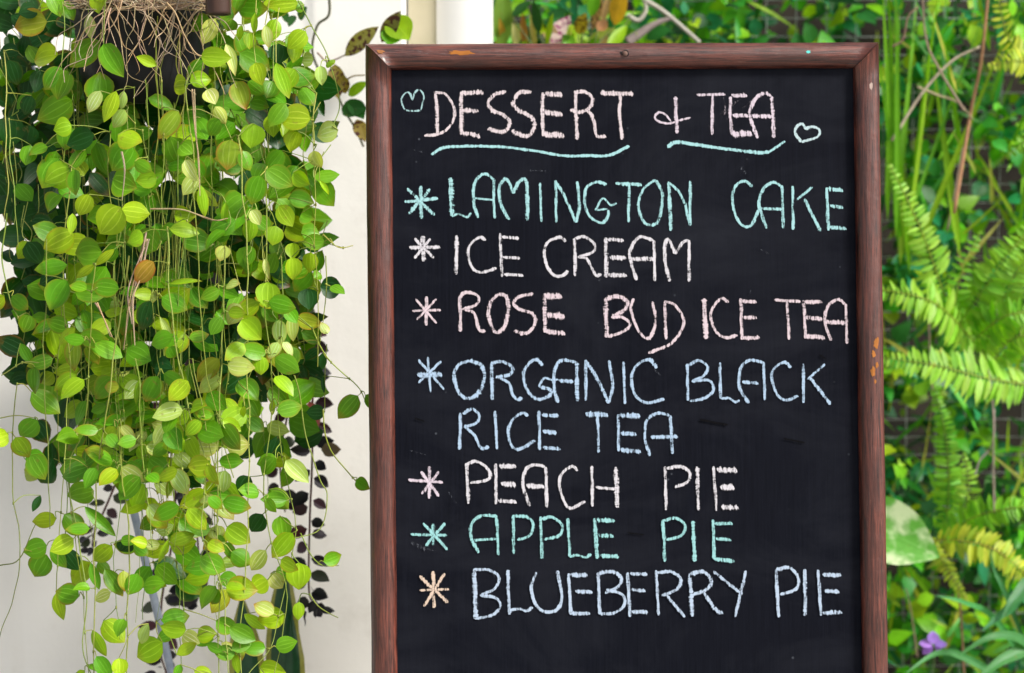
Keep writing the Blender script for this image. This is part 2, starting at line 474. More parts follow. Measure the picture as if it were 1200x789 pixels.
etop = lambda p: TL.z + (TR_.z - TL.z) * ((p.x - TL.x) / (TR_.x - TL.x)) - p.z
erig = lambda p: ext(TR_, R2, p.z).x - p.x
elef = lambda p: p.x - ext(TL, L2, p.z).x
scab('worn_patch', 541, 64.5, 32, 6, etop, (.34, .12, .02), 'orange bare patch on the top rail', 1)
scab('worn_patch', 447, 63, 9, 5, etop, (.34, .14, .05), 'small bare patch at the top left corner', 2)
for i, (x, y, a, b) in enumerate(((1024, 403, 6, 13), (1021, 415, 5, 9), (1025, 428, 4, 8), (1020, 436, 6, 13), (1026, 398, 3, 6), (1023, 447, 3, 5))):
    scab('worn_patch', x, y, a, b, erig, (.36, .13, .025), 'orange chipped spot on the right stile', 10 + i)
scab('paint_spot', 945, 63.5, 6, 4, etop, (.10, .55, .50), 'aqua paint dot on the top rail', 31)
scab('worn_patch', 1018, 103, 4, 9, erig, (.40, .30, .26), 'pale scuff on the right stile', 33)
scab('screw_hole', 731, 65, 11, 8, etop, (.012, .007, .006), 'dark plugged screw hole in the top rail', 34)
mb = MB(); p = BL(731.5, 65.5); tube(mb, [Vector((p.x, -.0125, p.z)), Vector((p.x, -.0149, p.z))], .0036, .003, 14, (.13, .075, .06, 0)); mb.build('screw_plug', M_dry, sign)

# ---- handwriting
PINK = (.60, .52, .545); AQUA = (.32, .56, .585); WHITE = (.58, .56, .60); ROSE = (.59, .49, .53); BLUE = (.36, .48, .63); PBLUE = (.41, .50, .63)
LILAC = (.58, .50, .57); TEAL = (.28, .54, .55); TAN = (.60, .47, .38)
zoff = [0.0]
def stroke(mb, pts2, w_px, col, dens):
    r_ = rnd
    pts = spline([Vector((x, y, 0)) for x, y in pts2], 14 if len(pts2) > 2 else 40)
    # resample every ~0.9 px
    res = [pts[0]]; acc = 0
    for a, b in zip(pts, pts[1:]):
        d = (b - a).length
        while acc + d >= .9:
            t = (.9 - acc) / d if d > 0 else 0
            a = a.lerp(b, t); res.append(a.copy()); d = (b - a).length; acc = 0
        acc += d
    if len(res) < 4: return
    zoff[0] += .0000045; yo = -.0004 - zoff[0]
    sd_ = U(0, 100); n = len(res); L = 0; rows = []
    for i, p in enumerate(res):
        t = (res[min(i + 2, n - 1)] - res[max(i - 2, 0)]).normalized()
        s = Vector((-t.y, t.x, 0))
        # a stick dragged sideways marks wider than one dragged lengthways
        hw = w_px / 2 * (1.16 + .22 * noise.noise(Vector((i * .09, sd_, 0))) + (.10 if w_px < 4.5 else .26) * U(-1, 1))
        hw2 = w_px / 2 * (1.16 + .22 * noise.noise(Vector((i * .09, sd_ + 50, 0))) + (.10 if w_px < 4.5 else .26) * U(-1, 1))
        end = min(i, n - 1 - i)
        if end < 2: hw *= .55 + .22 * end; hw2 *= .55 + .22 * end
        wob = s * (.35 * noise.noise(Vector((i * .06, sd_ + 20, 3))))
        a = p + wob + s * hw; b = p + wob - s * hw2; c = p + wob
        L += .9
        cl = (*col, dens + .10 * noise.noise(Vector((i * .05, sd_ + 9, 0))) + (.26 if w_px >= 4.7 else .13) * noise.noise(Vector((i * .71, sd_ + 33, 0))))
        row = []
        for q_, v in ((a, 0), (c, .5), (b, 1)):
            bl = BL(q_.x + (.5 - v) * w_px * .25 * abs(t.x), q_.y); bl.y = yo
            row.append(mb.add(bl, (L * .001, v), cl))
        rows.append(row)
    for i in range(n - 1):
        for j in (0, 1): mb.face(rows[i][j], rows[i + 1][j], rows[i + 1][j + 1], rows[i][j + 1])

ZB = {1: (420, 80, 3.3333), 2: (720, 80, 3.75), 3: (460, 260, 4.2857), 4: (690, 260, 3.4286), 5: (460, 405, 4.2857), 6: (680, 400, 3.3333), 7: (460, 530, 3.757), 8: (720, 530, 3.75), 0: (0, 0, 1)}
def write(name, label, col, *blocks, dens=.29):
    """strokes 'width x,y x,y ...;' in zoomed photograph pixels; '|' starts the next word, each word is a part"""
    labels = label.split('|'); k = 0; mb = MB()
    def done():
        o = mb.build(name, M_chalk, sign, smooth=False); o['label'] = labels[min(k, len(labels) - 1)]
    for z, txt in blocks:
        ox, oy, s = ZB[z]
        for st in txt.strip().split(';'):
            tk = st.split()
            if tk and tk[0] == '|': done(); k += 1; mb = MB(); tk = tk[1:]
            if not tk: continue
            w_ = float(tk[0]); pts = [tuple(float(v) for v in t.split(',')) for t in tk[1:]]
            stroke(mb, [(ox + x / s, oy + y / s) for x, y in pts], w_, col, dens)
    done()
write('chalk_smear', 'faint smudged chalk around TEA', mixc(LILAC, (.1, .1, .1), .3), (2, '2 455,228 540,140;1.6 470,215 560,125;1.4 462,205 520,150;2 560,180 640,112;1.6 590,178 655,105;1.6 575,165 625,118;2 400,230 408,280;1.5 412,200 416,270;2 480,130 500,250'), dens=-.06)
write('chalk_heart', 'pale aqua heart drawn left of DESSERT', mixc(AQUA, (.3, .4, .42), .5), (1, '''2.6 212,126 200,98 183,98 168,125 180,160 210,168 243,166; 2.6 213,122 222,94 240,86 256,110 250,140 243,166'''))
write('chalk_word', 'pink chalk word DESSERT', PINK, (1, '''
5 300,95 306,150 310,262;4 295,95 340,102 372,150 375,190 350,235 310,258 255,264;
5.5 402,92 402,180 402,262;6 405,96 490,95;6 405,166 468,165;6 405,255 440,258 478,269;
5.5 577,92 535,102 508,132 522,165 560,180 590,208 580,240 550,250 505,235;
5.5 675,95 630,95 606,130 620,160 670,187 688,217 675,258 640,265 598,242;
5 720,95 718,180 722,268;7 730,100 798,103;7 728,175 798,180;8 725,258 805,263;
4.5 848,95 850,180 855,282;5 840,96 885,92 912,117 908,150 870,172 825,162;4.5 890,165 915,190 930,262 968,268;
6.5 945,98 1075,101;4.5 1022,100 1020,180 1030,280'''))
write('chalk_underline', 'wavy aqua line under DESSERT', AQUA, (1, '3.6 285,338 330,312 420,305 560,308 680,322 800,342 900,342 980,340 1060,303'), dens=.36)
write('chalk_word', 'pink chalk & sign|pink chalk word TEA in the heading', LILAC, (2, '''
3 335,218 290,228 240,243 195,235 178,215 195,195 225,205 252,238;5 268,125 275,288;
| 4 362,118 490,116;4.2 430,118 430,295;
4.5 510,125 508,200 515,295;5.5 515,120 585,120;5 520,208 590,210;7.5 512,290 605,288;
4.5 630,308 605,240 595,190 620,135 655,110 692,125;4.8 692,125 700,310;5 595,210 700,213'''))
write('chalk_underline', 'wavy aqua line under TEA', AQUA, (2, '4.4 233,350 270,325 350,335 450,350 550,362 640,372 682,368;3 680,369 752,320'), dens=.36)
write('chalk_heart', 'white aqua heart drawn right of TEA', mixc(AQUA, WHITE, .45), (2, '3.6 820,325 795,288 800,258 825,245 840,270;3.6 836,268 870,258 900,272 890,302 820,325'), dens=.34)
write('chalk_star', 'aqua star before LAMINGTON CAKE', AQUA, (1, '4 180,523 313,508;4.5 243,460 246,590;5 190,470 298,575;5 280,472 195,572'))
write('chalk_word', 'aqua chalk word LAMINGTON|aqua chalk word CAKE', AQUA, (1, '''
6 360,428 366,580;3 366,580 390,570 425,582 440,563;
4 468,585 452,530 450,465 470,425 502,415 532,440;4 530,432 528,520 533,590;3 455,508 525,515;
4.2 590,592 560,540 550,470 572,434 590,450 603,490;4.6 603,490 625,448 650,435 660,480 660,597;
3.4 711,448 712,520 716,603;
4 770,438 773,603;4.5 767,440 800,490 830,560 850,603;4 850,603 862,540 855,440;
4 970,455 930,445 890,470 885,530 905,580 950,605 975,578 975,552;3 925,555 955,510 985,535 1010,525;2.6 925,555 975,549'''),
 (2, '''4.6 5,508 120,512;4 65,512 62,680;4 180,490 130,530 105,600 125,670 155,690 188,678 206,620 210,550 182,490;
4.6 238,500 248,718;4 235,500 280,540 310,600 330,690;4 333,495 332,697;
| 4 605,522 575,498 540,510 518,560 530,640 560,690 600,690 635,620;
4 668,705 650,650 635,590 655,530 695,503 735,520;4 735,515 742,705;4 640,617 738,620;
4 783,518 785,712;4 870,522 798,582;4.4 835,575 905,718;
4 932,525 940,715;5.5 940,530 1005,538;5 948,605 1008,612;5 945,700 1022,706'''))
write('chalk_star', 'white star before ICE CREAM', WHITE, (3, '5 85,130 240,128;6 153,72 155,200;5 110,85 210,185;4.4 190,85 108,185'))
write('chalk_word', 'white chalk word ICE|white chalk word CREAM', WHITE, (3, '''
5 322,68 320,265;4 468,94 440,78 395,110 380,160 400,230 450,255 525,230;
4 540,58 550,278;4 550,78 635,82;4 555,178 642,182;4 560,265 658,269;
| 4.4 870,100 840,78 780,102 762,150 780,230 820,272 860,268 880,245;
4.2 915,80 918,275;4.2 915,85 960,75 1010,108 1010,150 930,178;4.2 930,178 975,185 1000,230 1025,272 1050,260'''), (4, '''
5 68,64 70,227;5 75,72 142,75;6 85,145 152,145;6 78,215 155,215;
4.4 192,235 172,170 165,120 190,72 215,60 262,77;4 262,75 265,240;6 170,150 265,150;
4.5 325,240 308,170 305,100 320,72 348,130;4 348,130 375,87 402,72;4.4 402,74 402,242'''))
write('chalk_star', 'pink star before ROSE BUD ICE TEA', ROSE, (3, '3.6 100,448 245,443;4.4 170,375 170,525;3.8 115,388 222,510;3.6 220,388 120,495'))
write('chalk_word', 'rose pink chalk word ROSE|rose pink chalk word BUD|rose pink chalk word ICE|rose pink chalk word TEA', ROSE, (3, '''
4.4 338,375 342,555;4.4 335,385 360,357 410,360 435,387 415,420 350,440;4.4 360,440 410,460 435,540 468,548;
5 530,363 495,400 482,470 505,540 530,555 565,520 582,440 570,375 530,363;
5 708,362 640,375 607,410 640,440 700,460 718,500 690,550 650,560 610,545;
5 765,360 765,560;8 765,375 850,375;8 775,470 865,475;6 770,552 868,559'''), (4, '''
| 5.5 68,305 72,468;6 70,312 115,300 155,322 140,355 90,385;4.4 90,385 130,383 166,410 140,440 75,463;
4 180,308 168,350 190,420 225,465 250,460 268,400 255,318;
4 305,318 310,475;4.4 305,320 345,335 380,390 370,440 325,492 238,528;
| 6 462,308 472,472;4.2 560,325 535,308 502,340 490,380 510,440 550,465 598,455;
4.2 610,308 615,475;4.6 612,318 675,322;5 615,385 675,385;5 615,468 688,465;
| 4 745,315 850,320;4.4 795,320 805,475;
4.4 862,315 870,472;5 865,322 938,322;6 870,385 940,390;6 870,460 950,465;
4.2 972,478 948,400 960,340 1000,312 1032,332;4.2 1032,330 1036,492;5.5 945,404 1035,406'''))
write('chalk_star', 'light blue star before ORGANIC BLACK', BLUE, (5, '7 125,150 250,145;3.2 178,58 183,140 193,236;4 130,72 260,222;4 245,80 128,188'))
write('chalk_word', 'light blue chalk word ORGANIC|light blue chalk word BLACK', BLUE, (5, '''
4.8 385,75 330,100 310,150 330,230 375,265 430,240 462,160 445,100 385,75;
5 497,85 502,274;4.8 495,90 545,80 600,105 590,145 515,160;4.4 540,165 585,190 600,240 625,270 655,262;
4.6 755,100 720,72 680,95 658,150 680,230 730,270 790,250 795,222 735,208;3.2 735,208 760,165 800,172 835,170;
4.4 830,288 812,210 815,120 850,75 928,85;5 925,83 928,280;5 835,178 910,180;
4.2 970,72 970,278;5 972,80 1030,170 1085,290;4.2 1085,290 1105,200 1085,72'''), (6, '''
4 168,80 175,247;4.4 300,105 270,72 225,90 200,140 215,210 260,240 330,225;
| 4.2 418,88 420,234;4.4 420,95 460,75 497,100 480,135 435,158;4.2 435,158 500,152 520,185 490,220 425,235;
4 545,83 548,225;3.2 548,225 580,222 605,238 622,228;
4.2 658,242 622,180 625,110 660,75 718,83;4 715,80 720,230;4.6 632,160 695,165;
4 822,104 795,82 755,110 748,150 770,210 805,230 850,212;
4 870,88 872,242;4 955,90 885,150;4.6 893,138 978,248'''))
write('chalk_word', 'light blue chalk word RICE|light blue chalk word TEA', BLUE, (5, '''
4.4 340,338 336,525;4.4 355,345 400,318 435,350 420,390 355,410;4.2 365,408 410,450 445,515 485,505;
4.2 515,328 525,522;4.2 680,355 650,340 600,380 580,440 600,505 640,520 718,475;
4.2 735,328 740,527;5.5 750,350 835,352;5.5 755,432 825,438;5 755,512 845,520;
| 6.5 970,345 1082,350;4 1030,350 1035,540'''), (6, '''
4 148,286 150,432;6.5 155,290 235,290;6 158,360 218,362;6 158,425 238,430;
4.2 272,448 252,380 260,310 300,282 352,290;4.2 352,290 360,442;5 275,375 382,372'''))
write('chalk_star', 'white star before PEACH PIE', LILAC, (7, '4 70,122 225,133;4.5 162,62 162,205;4.5 125,85 205,195;4.5 205,85 128,185'))
write('chalk_word', 'white chalk word PEACH|white chalk word PIE after PEACH', WHITE, (7, '''
4.6 325,48 335,230;4.4 325,55 370,40 425,80 420,120 340,135;
4.2 455,50 455,230;6 470,62 545,62;7 478,140 545,142;5 465,214 548,219;
4.4 605,237 575,150 585,80 625,55 674,65;4.2 674,65 680,247;6 590,148 670,150;
4.2 815,82 790,62 745,95 735,150 760,225 790,245 850,215;4 878,60 880,242;4 895,155 980,162;5.5 982,65 990,245'''), (8, '''
| 4 222,62 228,255;4.6 230,72 290,62 330,90 320,130 262,155;4.6 363,63 368,257;3.6 435,62 448,260;7 450,78 540,78;7 465,155 528,155;6.5 470,243 545,243'''))
write('chalk_star', 'teal star before APPLE PIE', TEAL, (7, '4 80,362 243,365;4.4 180,315 178,412;4.4 135,312 243,430;4.5 232,312 145,412'))
write('chalk_word', 'teal chalk word APPLE|teal chalk word PIE after APPLE', TEAL, (7, '''
4.2 378,444 345,370 350,315 385,282 462,280;4 458,278 466,457;3.6 355,388 462,380;
4 530,278 534,450;4.2 528,282 590,285 620,320 600,370 548,385;4.2 652,283 658,472;4.2 655,295 700,285 745,320 735,365 665,385;
4.2 772,290 780,462;3.6 780,462 810,452 850,462 875,445;5 890,290 900,470;5.5 900,298 980,300;5.5 905,365 975,370;5 915,455 998,459'''), (8, '''
| 4.4 213,296 222,484;4.4 218,300 270,290 308,320 295,365 225,385;4.8 345,302 352,484;4.4 432,296 438,470;4.8 440,315 520,312;4.8 445,380 515,385;5 435,468 530,480'''))
write('chalk_star', 'tan orange star before BLUEBERRY PIE', TAN, (7, '3.6 120,608 250,602;4.4 180,523 182,688;5.2 118,545 245,662;4.6 230,533 138,680'))
write('chalk_word', 'pale blue chalk word BLUEBERRY|pale blue chalk word PIE after BLUEBERRY', PBLUE, (7, '''
6 360,513 368,737;4.2 360,515 430,520 470,552 450,600 385,630;4.4 385,630 450,640 475,675 440,715 370,732;
4.6 508,518 515,717;3.6 515,695 560,690 590,698 618,680;4.4 634,528 612,590 625,660 665,700 720,695 745,640 725,518;
4.4 775,533 785,717;5.5 780,540 858,540;5.5 805,612 882,615;5 785,710 870,710;
4.4 905,528 912,717;5 905,535 960,525 1005,550 995,590 935,620;4.4 940,605 1010,625 1020,670 980,705 915,712'''), (8, '''
4.4 58,528 68,724;4.8 70,535 145,535;4.8 75,604 138,609;5.5 75,700 150,703;
4 182,518 195,720;4.6 190,530 250,525 292,560 270,605 205,630;4.6 225,623 310,724;
5 330,533 342,722;5 335,535 395,525 425,570 400,605 345,625;5 385,608 445,690 480,708;
4.6 435,523 548,615;4.6 577,520 530,724;
| 4.4 710,513 720,727;4.6 712,515 770,508 808,560 790,605 725,625;4.6 835,513 838,720;4.4 893,516 908,720;5.5 915,540 998,540;4.8 920,610 990,612;5.5 915,706 1000,703'''))
mb_lab = 'faint old chalk dust and scratches on the blackboard'
o = write('chalk_smear', mb_lab, (.10, .11, .13), (0, '3 485,176 497,179;| 2 620,200 640,201;| 5 868,196 874,204;| 3 890,292 902,298;| 4 485,640 512,646;| 7 482,636 500,644;| 2 480,528 500,533;| 2.4 526,365 533,361;| 4 486,275 500,281;| 3 765,432 775,440;| 2 700,330 712,322;| 3 575,668 583,680;| 3 525,576 535,590;| 2 870,360 880,340'), dens=.03)
write('scratch', 'dark scratches on the blackboard', (.003, .003, .004), (0, '2.4 820,492 853,498;| 1.8 918,514 943,519;| 2 960,416 968,421;| 1.6 486,490 498,494;| 1.6 735,624 755,627'), dens=.5)

# ------------------------------------------------------------------ hanging plant with the round striped leaves
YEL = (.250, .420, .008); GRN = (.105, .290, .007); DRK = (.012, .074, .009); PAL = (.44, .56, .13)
CK = {'y': (YEL, .25), 'g': (GRN, .3), 'd': (DRK, .0), 'p': (PAL, .35), 'o': (mixc(YEL, (.36, .26, .05), .28), .75), 'r': ((.36, .24, .03), 1.3)}
hangc = P(170, 0, 2.03)
pot_top = P(168, 6, 2.05)
plant = thing('hanging_plant', pot_top, 'lush trailing plant with round pale veined leaves spilling from a black hanging pot', 'plant')
mb = MB(); lathe(mb, pot_top, [(.070, -.118), (.076, -.08), (.082, -.022), (.087, -.02), (.090, -.004), (.090, .004), (.084, .004), (.080, -.015), (.0, -.016)], 40, close=False)
b0 = mb.add(pot_top + Vector((0, 0, -.118)));
for k in range(40): mb.face(b0, (k + 1) % 40, k)
child(mb, 'pot', M_black, plant)
mb = MB(); lathe(mb, pot_top, [(.079, -.013), (.05, .003), (.02, .010), (.001, .012)], 24, close=False)
child(mb, 'soil', M_soil, plant)
mb = MB()
for k in range(3):
    a = 2 * math.pi * k / 3 + .5
    tube(mb, [pot_top + Vector((.086 * math.cos(a), .086 * math.sin(a), 0)), pot_top + Vector((0, 0, .42))], .0011, .0011, 5)
tube(mb, [pot_top + Vector((0, 0, .42)), pot_top + Vector((0, 0, .9))], .0022, .0022, 6)
child(mb, 'hanger', M_steel, plant)

mbL = MB(); mbS = MB()
def stemcol(): return (*jit(mixc((.16, .24, .03), (.30, .33, .06), rnd.random()), .2), 0)
def petiole(a, b, r=.0007):
    m_ = a.lerp(b, .5) + Vector((U(-.004, .004), U(-.004, .004), U(.0, .006)))
    tube(mbS, spline([a, m_, b], 3), r, r * .8, 4, stemcol(), cap=False)
    d = Vector((0, 0, .0016)); tube(mbS, [a - d, a, a + d], .0011, .0011, 5, stemcol())

strands = []
def strand(pts, r=.0009, n=6, col=None):
    p3 = spline(pts, n)
    p3 = [p + Vector((.0042 * noise.noise(p * 24 + Vector((3, 0, 0))), .0042 * noise.noise(p * 26 + Vector((0, 9, 0))), 0)) for p in p3]
    tube(mbS, p3, r, r * .7, 5, col or stemcol(), cap=False)
    strands.append(p3); return p3

HA = '''150,70,42,80,90,o|60,165,-10,165,60,d|185,175,98,180,80,y|318,130,225,210,75,g|330,140,382,240,70,g|283,45,283,122,42,p|330,-10,310,38,70,y|215,225,175,312,85,g|195,215,140,280,60,g|130,225,110,290,50,d|320,290,275,350,45,p|230,320,120,380,90,g|100,305,70,365,50,d|228,400,172,410,60,y|300,430,215,460,75,d|370,290,330,385,55,y|395,290,385,350,30,p|398,350,360,410,45,p|375,430,450,450,80,y|98,400,82,460,60,d|230,540,140,580,85,y|240,540,240,620,55,g|360,570,425,600,90,g|285,620,250,690,55,y|232,680,225,745,30,y|385,660,315,745,95,y|385,670,475,680,70,y|500,210,435,180,35,y|600,270,545,275,65,y|605,260,675,250,55,y|685,60,645,140,50,p|640,180,733,185,62,y|720,140,755,230,35,p|740,60,720,95,60,g|570,355,505,440,60,o|660,285,685,330,50,p|685,340,720,395,40,p|630,560,585,620,50,p|590,510,625,575,45,p|500,570,435,575,55,y|430,515,480,550,45,g|540,730,635,735,52,y|575,460,610,490,60,g|755,260,780,345,65,o|795,105,795,155,38,y|815,200,830,265,55,y|880,60,860,130,50,y|845,80,860,150,35,p|890,140,885,205,70,d|940,130,935,195,50,y|975,100,920,150,60,y|880,200,920,310,50,y|990,380,890,370,90,y|835,320,895,318,50,d|1000,190,955,190,45,p|1022,210,1025,270,38,p|1040,200,1065,200,36,y|1078,415,1005,430,72,p|950,420,920,480,60,y|875,365,870,435,60,y|810,395,800,470,75,y|735,445,725,540,80,o|850,540,930,590,75,g|830,560,800,650,70,g|920,630,1000,645,60,g|1000,480,1020,540,50,p|935,550,985,590,55,y|960,680,1000,695,60,g|890,655,930,720,55,y|800,670,830,715,40,p|960,745,1020,740,70,g|1035,770,965,775,50,g|1018,575,1052,620,18,y|720,645,715,720,25,y|640,590,655,690,35,y|800,700,790,770,50,y|880,720,870,780,60,y|950,10,850,15,60,y|970,15,940,25,38,g|815,40,805,110,22,y|770,80,760,130,22,y|120,30,60,40,60,d|200,10,230,60,50,g|160,-20,195,50,55,g|870,260,850,310,60,g|910,330,860,400,60,g|790,260,840,300,50,g|700,380,660,430,50,g|770,480,800,540,50,g|900,480,850,540,60,g|960,280,1000,330,55,g|940,220,900,280,60,y'''
HB = '''135,80,25,100,70,d|235,10,140,60,80,y|325,70,235,75,95,g|215,110,110,125,55,g|205,130,125,170,70,d|215,160,160,250,85,g|240,200,335,200,60,g|300,110,240,155,28,y|365,60,300,105,28,y|95,270,75,325,55,g|490,100,425,165,60,r|455,10,400,35,60,y|540,170,635,155,20,y|510,275,555,365,25,p|550,340,475,355,60,g|480,225,450,320,60,d|500,220,530,280,60,d|240,310,180,360,40,y|235,350,235,445,65,o|250,340,340,350,60,g|65,360,100,425,35,g|110,435,110,520,55,g|100,515,190,580,70,g|120,605,60,660,65,g|540,370,560,410,45,g|490,440,545,440,75,d|600,480,540,540,60,y|700,410,630,480,60,o|725,430,805,440,60,p|705,470,630,510,65,p|765,235,720,300,60,p|770,285,830,345,75,y|890,285,890,365,45,p|930,270,935,350,40,p|945,280,1025,300,55,o|885,370,885,440,65,o|930,370,935,440,55,g|855,165,850,245,75,y|1020,180,1092,185,68,d|980,185,985,250,65,d|1028,40,963,38,58,d|935,40,930,90,45,y|930,85,940,160,55,y|990,70,985,135,50,y|1000,150,1025,140,35,g|1045,330,1025,290,32,p|1030,390,1025,445,30,d|1030,465,1030,520,14,d|1035,580,978,580,48,d|720,560,715,640,50,p|590,670,520,690,75,y|695,690,615,690,60,p|720,685,790,685,70,p|670,745,600,755,70,y|770,730,700,735,45,g|860,720,885,660,60,d|330,715,270,700,45,o|380,500,325,498,38,o|265,640,245,670,28,y|445,475,430,555,20,y|80,730,140,720,60,g|280,760,180,760,80,g|720,50,700,95,50,p|800,50,790,110,40,g|845,90,855,150,22,p|870,540,865,590,20,y|780,560,770,600,20,y|830,400,830,460,50,y|650,300,700,360,60,d|660,520,720,570,60,g|760,480,820,540,70,g|860,500,920,560,60,g|620,560,680,620,55,g|790,600,840,640,50,g'''
HC = '''100,90,140,165,70,g|280,130,185,150,75,g|300,205,205,230,75,g|205,280,275,340,65,g|180,295,95,300,50,y|130,220,105,270,25,d|150,380,75,400,65,g|150,410,110,480,75,g|165,380,210,455,45,g|205,395,250,460,55,d|180,530,200,620,45,y|290,435,315,520,32,g|335,455,390,540,50,g|270,255,365,350,40,g|330,620,395,690,70,y|295,650,330,740,42,y|275,765,360,775,25,g|380,740,385,800,50,y|470,235,385,270,55,y|475,250,520,300,50,p|410,360,385,400,55,d|430,380,470,410,40,g|545,370,620,345,45,y|540,360,500,440,20,y|520,690,435,740,85,y|475,630,440,700,38,p|595,650,515,640,60,y|565,730,625,690,38,y|630,670,690,660,55,y|660,205,575,255,65,y|670,210,740,225,55,g|720,140,710,210,55,p|680,130,600,140,70,g|700,110,775,115,45,g|880,100,830,155,55,g|945,120,900,190,60,g|720,335,650,390,70,o|725,320,795,370,70,y|690,315,690,360,55,p|895,285,905,365,60,g|840,280,800,340,60,d|850,395,800,460,50,p|865,470,905,520,50,p|855,490,805,520,65,y|955,435,955,520,78,y|900,440,905,500,40,g|725,520,675,600,58,o|690,510,640,580,60,g|780,600,850,650,35,y|910,600,825,620,70,y|955,560,958,620,38,y|760,670,775,745,40,o|830,770,910,790,75,y|720,370,760,430,40,g|440,470,410,540,60,g|395,460,400,525,40,o|750,725,760,790,28,y|620,780,680,790,40,y|575,760,560,800,30,g|690,620,760,650,60,g|740,400,800,440,60,g|640,420,720,460,70,g|800,160,760,220,60,d|560,150,640,190,60,d|530,120,500,180,60,d|860,200,920,260,60,g'''
heroes = []
for txt, oy, s in ((HA, 0, 2.72), (HB, 270, 2.72), (HC, 500, 2.727)):
    for t in txt.split('|'):
        k = t.split(','); x0, y0, x1, y1, w_ = (float(v) for v in k[:5])
        heroes.append((x0 / s, oy + y0 / s, x1 / s, oy + y1 / s, w_ / s, k[5]))
def front(px, py):
    """depth of the plant's front skin: a mound that bulges towards the viewer below the pot"""
    t = (px - 190) / 200.0
    return 1.93 + .09 * t * t + (0.02 if py < 120 else 0) - .03 * math.exp(-((py - 300) / 200) ** 2)

# long strands traced by eye, then leaves, then a dense random filling behind
for pts in ([(195, 270), (198, 330), (206, 400), (222, 480), (240, 540), (236, 620), (262, 700), (270, 800)],
            [(110, 310), (106, 400), (104, 450), (98, 510), (80, 560), (97, 700), (105, 820)],
            [(263, 290), (262, 380), (259, 450), (254, 540), (256, 640), (258, 800)],
            [(328, 300), (331, 370), (325, 450), (330, 520), (345, 620), (330, 700), (316, 760), (290, 790)],
            [(18, 450), (15, 560), (22, 640), (20, 690), (0, 745), (-12, 790)], [(0, 440), (25, 425), (45, 425)],
            [(0, 490), (20, 487), (40, 490)], [(0, 663), (22, 655), (42, 615)],
            [(368, 170), (369, 110), (368, 240), (372, 380), (371, 430)], [(382, 300), (382, 350), (375, 400)],
            [(365, 385), (385, 425), (420, 452), (430, 472)], [(378, 480), (385, 520), (415, 560), (432, 570)],
            [(345, 440), (358, 500), (372, 560), (382, 580), (375, 620), (340, 632)], [(350, 625), (372, 660), (398, 663)],
            [(362, 697), (375, 712), (398, 724)], [(378, 275), (396, 290), (412, 288)], [(350, 0), (365, 30), (385, 70), (398, 115), (392, 150)],
            [(55, 280), (52, 350), (53, 470), (60, 620)], [(160, 420), (165, 500), (172, 580), (180, 640)],
            [(78, 560), (100, 690), (98, 760), (110, 800)], [(140, 500), (150, 640), (147, 800)], [(225, 420), (245, 520), (262, 600)],
            [(150, 300), (140, 380), (128, 470), (112, 590), (110, 800)], [(280, 160), (290, 300), (290, 420), (292, 540), (285, 700), (283, 800)],
            [(312, 200), (310, 330), (318, 460), (312, 600), (335, 700), (318, 800)], [(215, 100), (226, 190), (232, 300), (240, 420), (272, 560)],
            [(8, 250), (3, 300), (12, 350), (22, 372)], [(12, 140), (14, 210), (20, 290)], [(5, 60), (8, 200), (5, 260)]):
    strand([P(x, y, front(x, y) - .012 + .02 * noise.noise(Vector((x * .02, y * .01, 0)))) for x, y in pts], r=U(.0006, .0010))
for _ in range(66):      # more strands, further in
    x = rnd.triangular(40, 375, 200); y0 = U(0, 250); y1 = min(820, y0 + rnd.triangular(200, 650, 420))
    D0 = front(x, y0) + U(0.0, .16); k = 6; dx = U(-25, 25)
    if x < 75: y1 = min(y1, 560)
    strand([P(x + dx * i / k + U(-6, 6), y0 + (y1 - y0) * i / k, D0 + U(-.006, .006)) for i in range(k + 1)], r=U(.0004, .0008), n=5)

def nearest(p, lim=.05):
    best = None
    for s in strands:
        for q_ in s[::2]:
            d = (q_ - p).length
            if d < lim: lim = d; best = q_
    return best
for (x0, y0, x1, y1, w_, k) in heroes:
    D0 = front((x0 + x1) / 2, (y0 + y1) / 2) + U(-.02, .035)
    if k == 'd': D0 += .03
    D1 = D0 + U(-.010, .006)
    a = P(x0, y0, D0); b = P(x1, y1, D1)
    c, t = CK[k]; c = jit(c, .18)
    L = (b - a).length; W = w_ * D0 / F
    if W < .34 * L and w_ < 32: n = -FW * .75 + RT * U(-.3, .3) + UP * .2; cup = .5
    else: n = -FW + UP * U(-.25, .6) + RT * U(-.4, .45); cup = rnd.choice((U(.08, .45), U(.08, .45), U(-.3, -.1)))
    leaf(mbL, a, (b - a), n, L * 1.06, W * 1.06, c, droop=U(.03, .30), cup=cup, nu=9, nv=6, twist=U(-.5, .5), tint=max(0, t + U(-.2, .15)), shape='round' if w_ / max(1, math.hypot(x1 - x0, y1 - y0)) > .55 else 'oval')
    q_ = nearest(a)
    if q_ and (q_ - a).length > .002: petiole(q_, a)
    else:
        st = a + Vector((U(-.01, .01), .01, U(.03, .07)))
        tube(mbS, spline([st + Vector((U(-.01, .01), .01, .03)), st, a], 4), .0007, .0007, 4, stemcol(), cap=False)
def inside(px, py):
    """outline of the mass of leaves in the photograph"""
    l = [(-40, 20), (0, 10), (60, 0), (250, 5), (330, 18), (420, 30), (470, 38), (520, 40), (600, 60), (700, 130), (800, 150)]
    r = [(-40, 350), (0, 345), (60, 362), (130, 372), (300, 370), (430, 358), (520, 345), (600, 335), (700, 340), (800, 330)]
    f = lambda T: next((a[1] + (b[1] - a[1]) * (py - a[0]) / (b[0] - a[0]) for a, b in zip(T, T[1:]) if a[0] <= py <= b[0]), None)
    a, b = f(l), f(r)
    if a is None or not (a < px < b): return False
    if py < 98 and 112 < px < 235: return False
    return True
cnt = 0
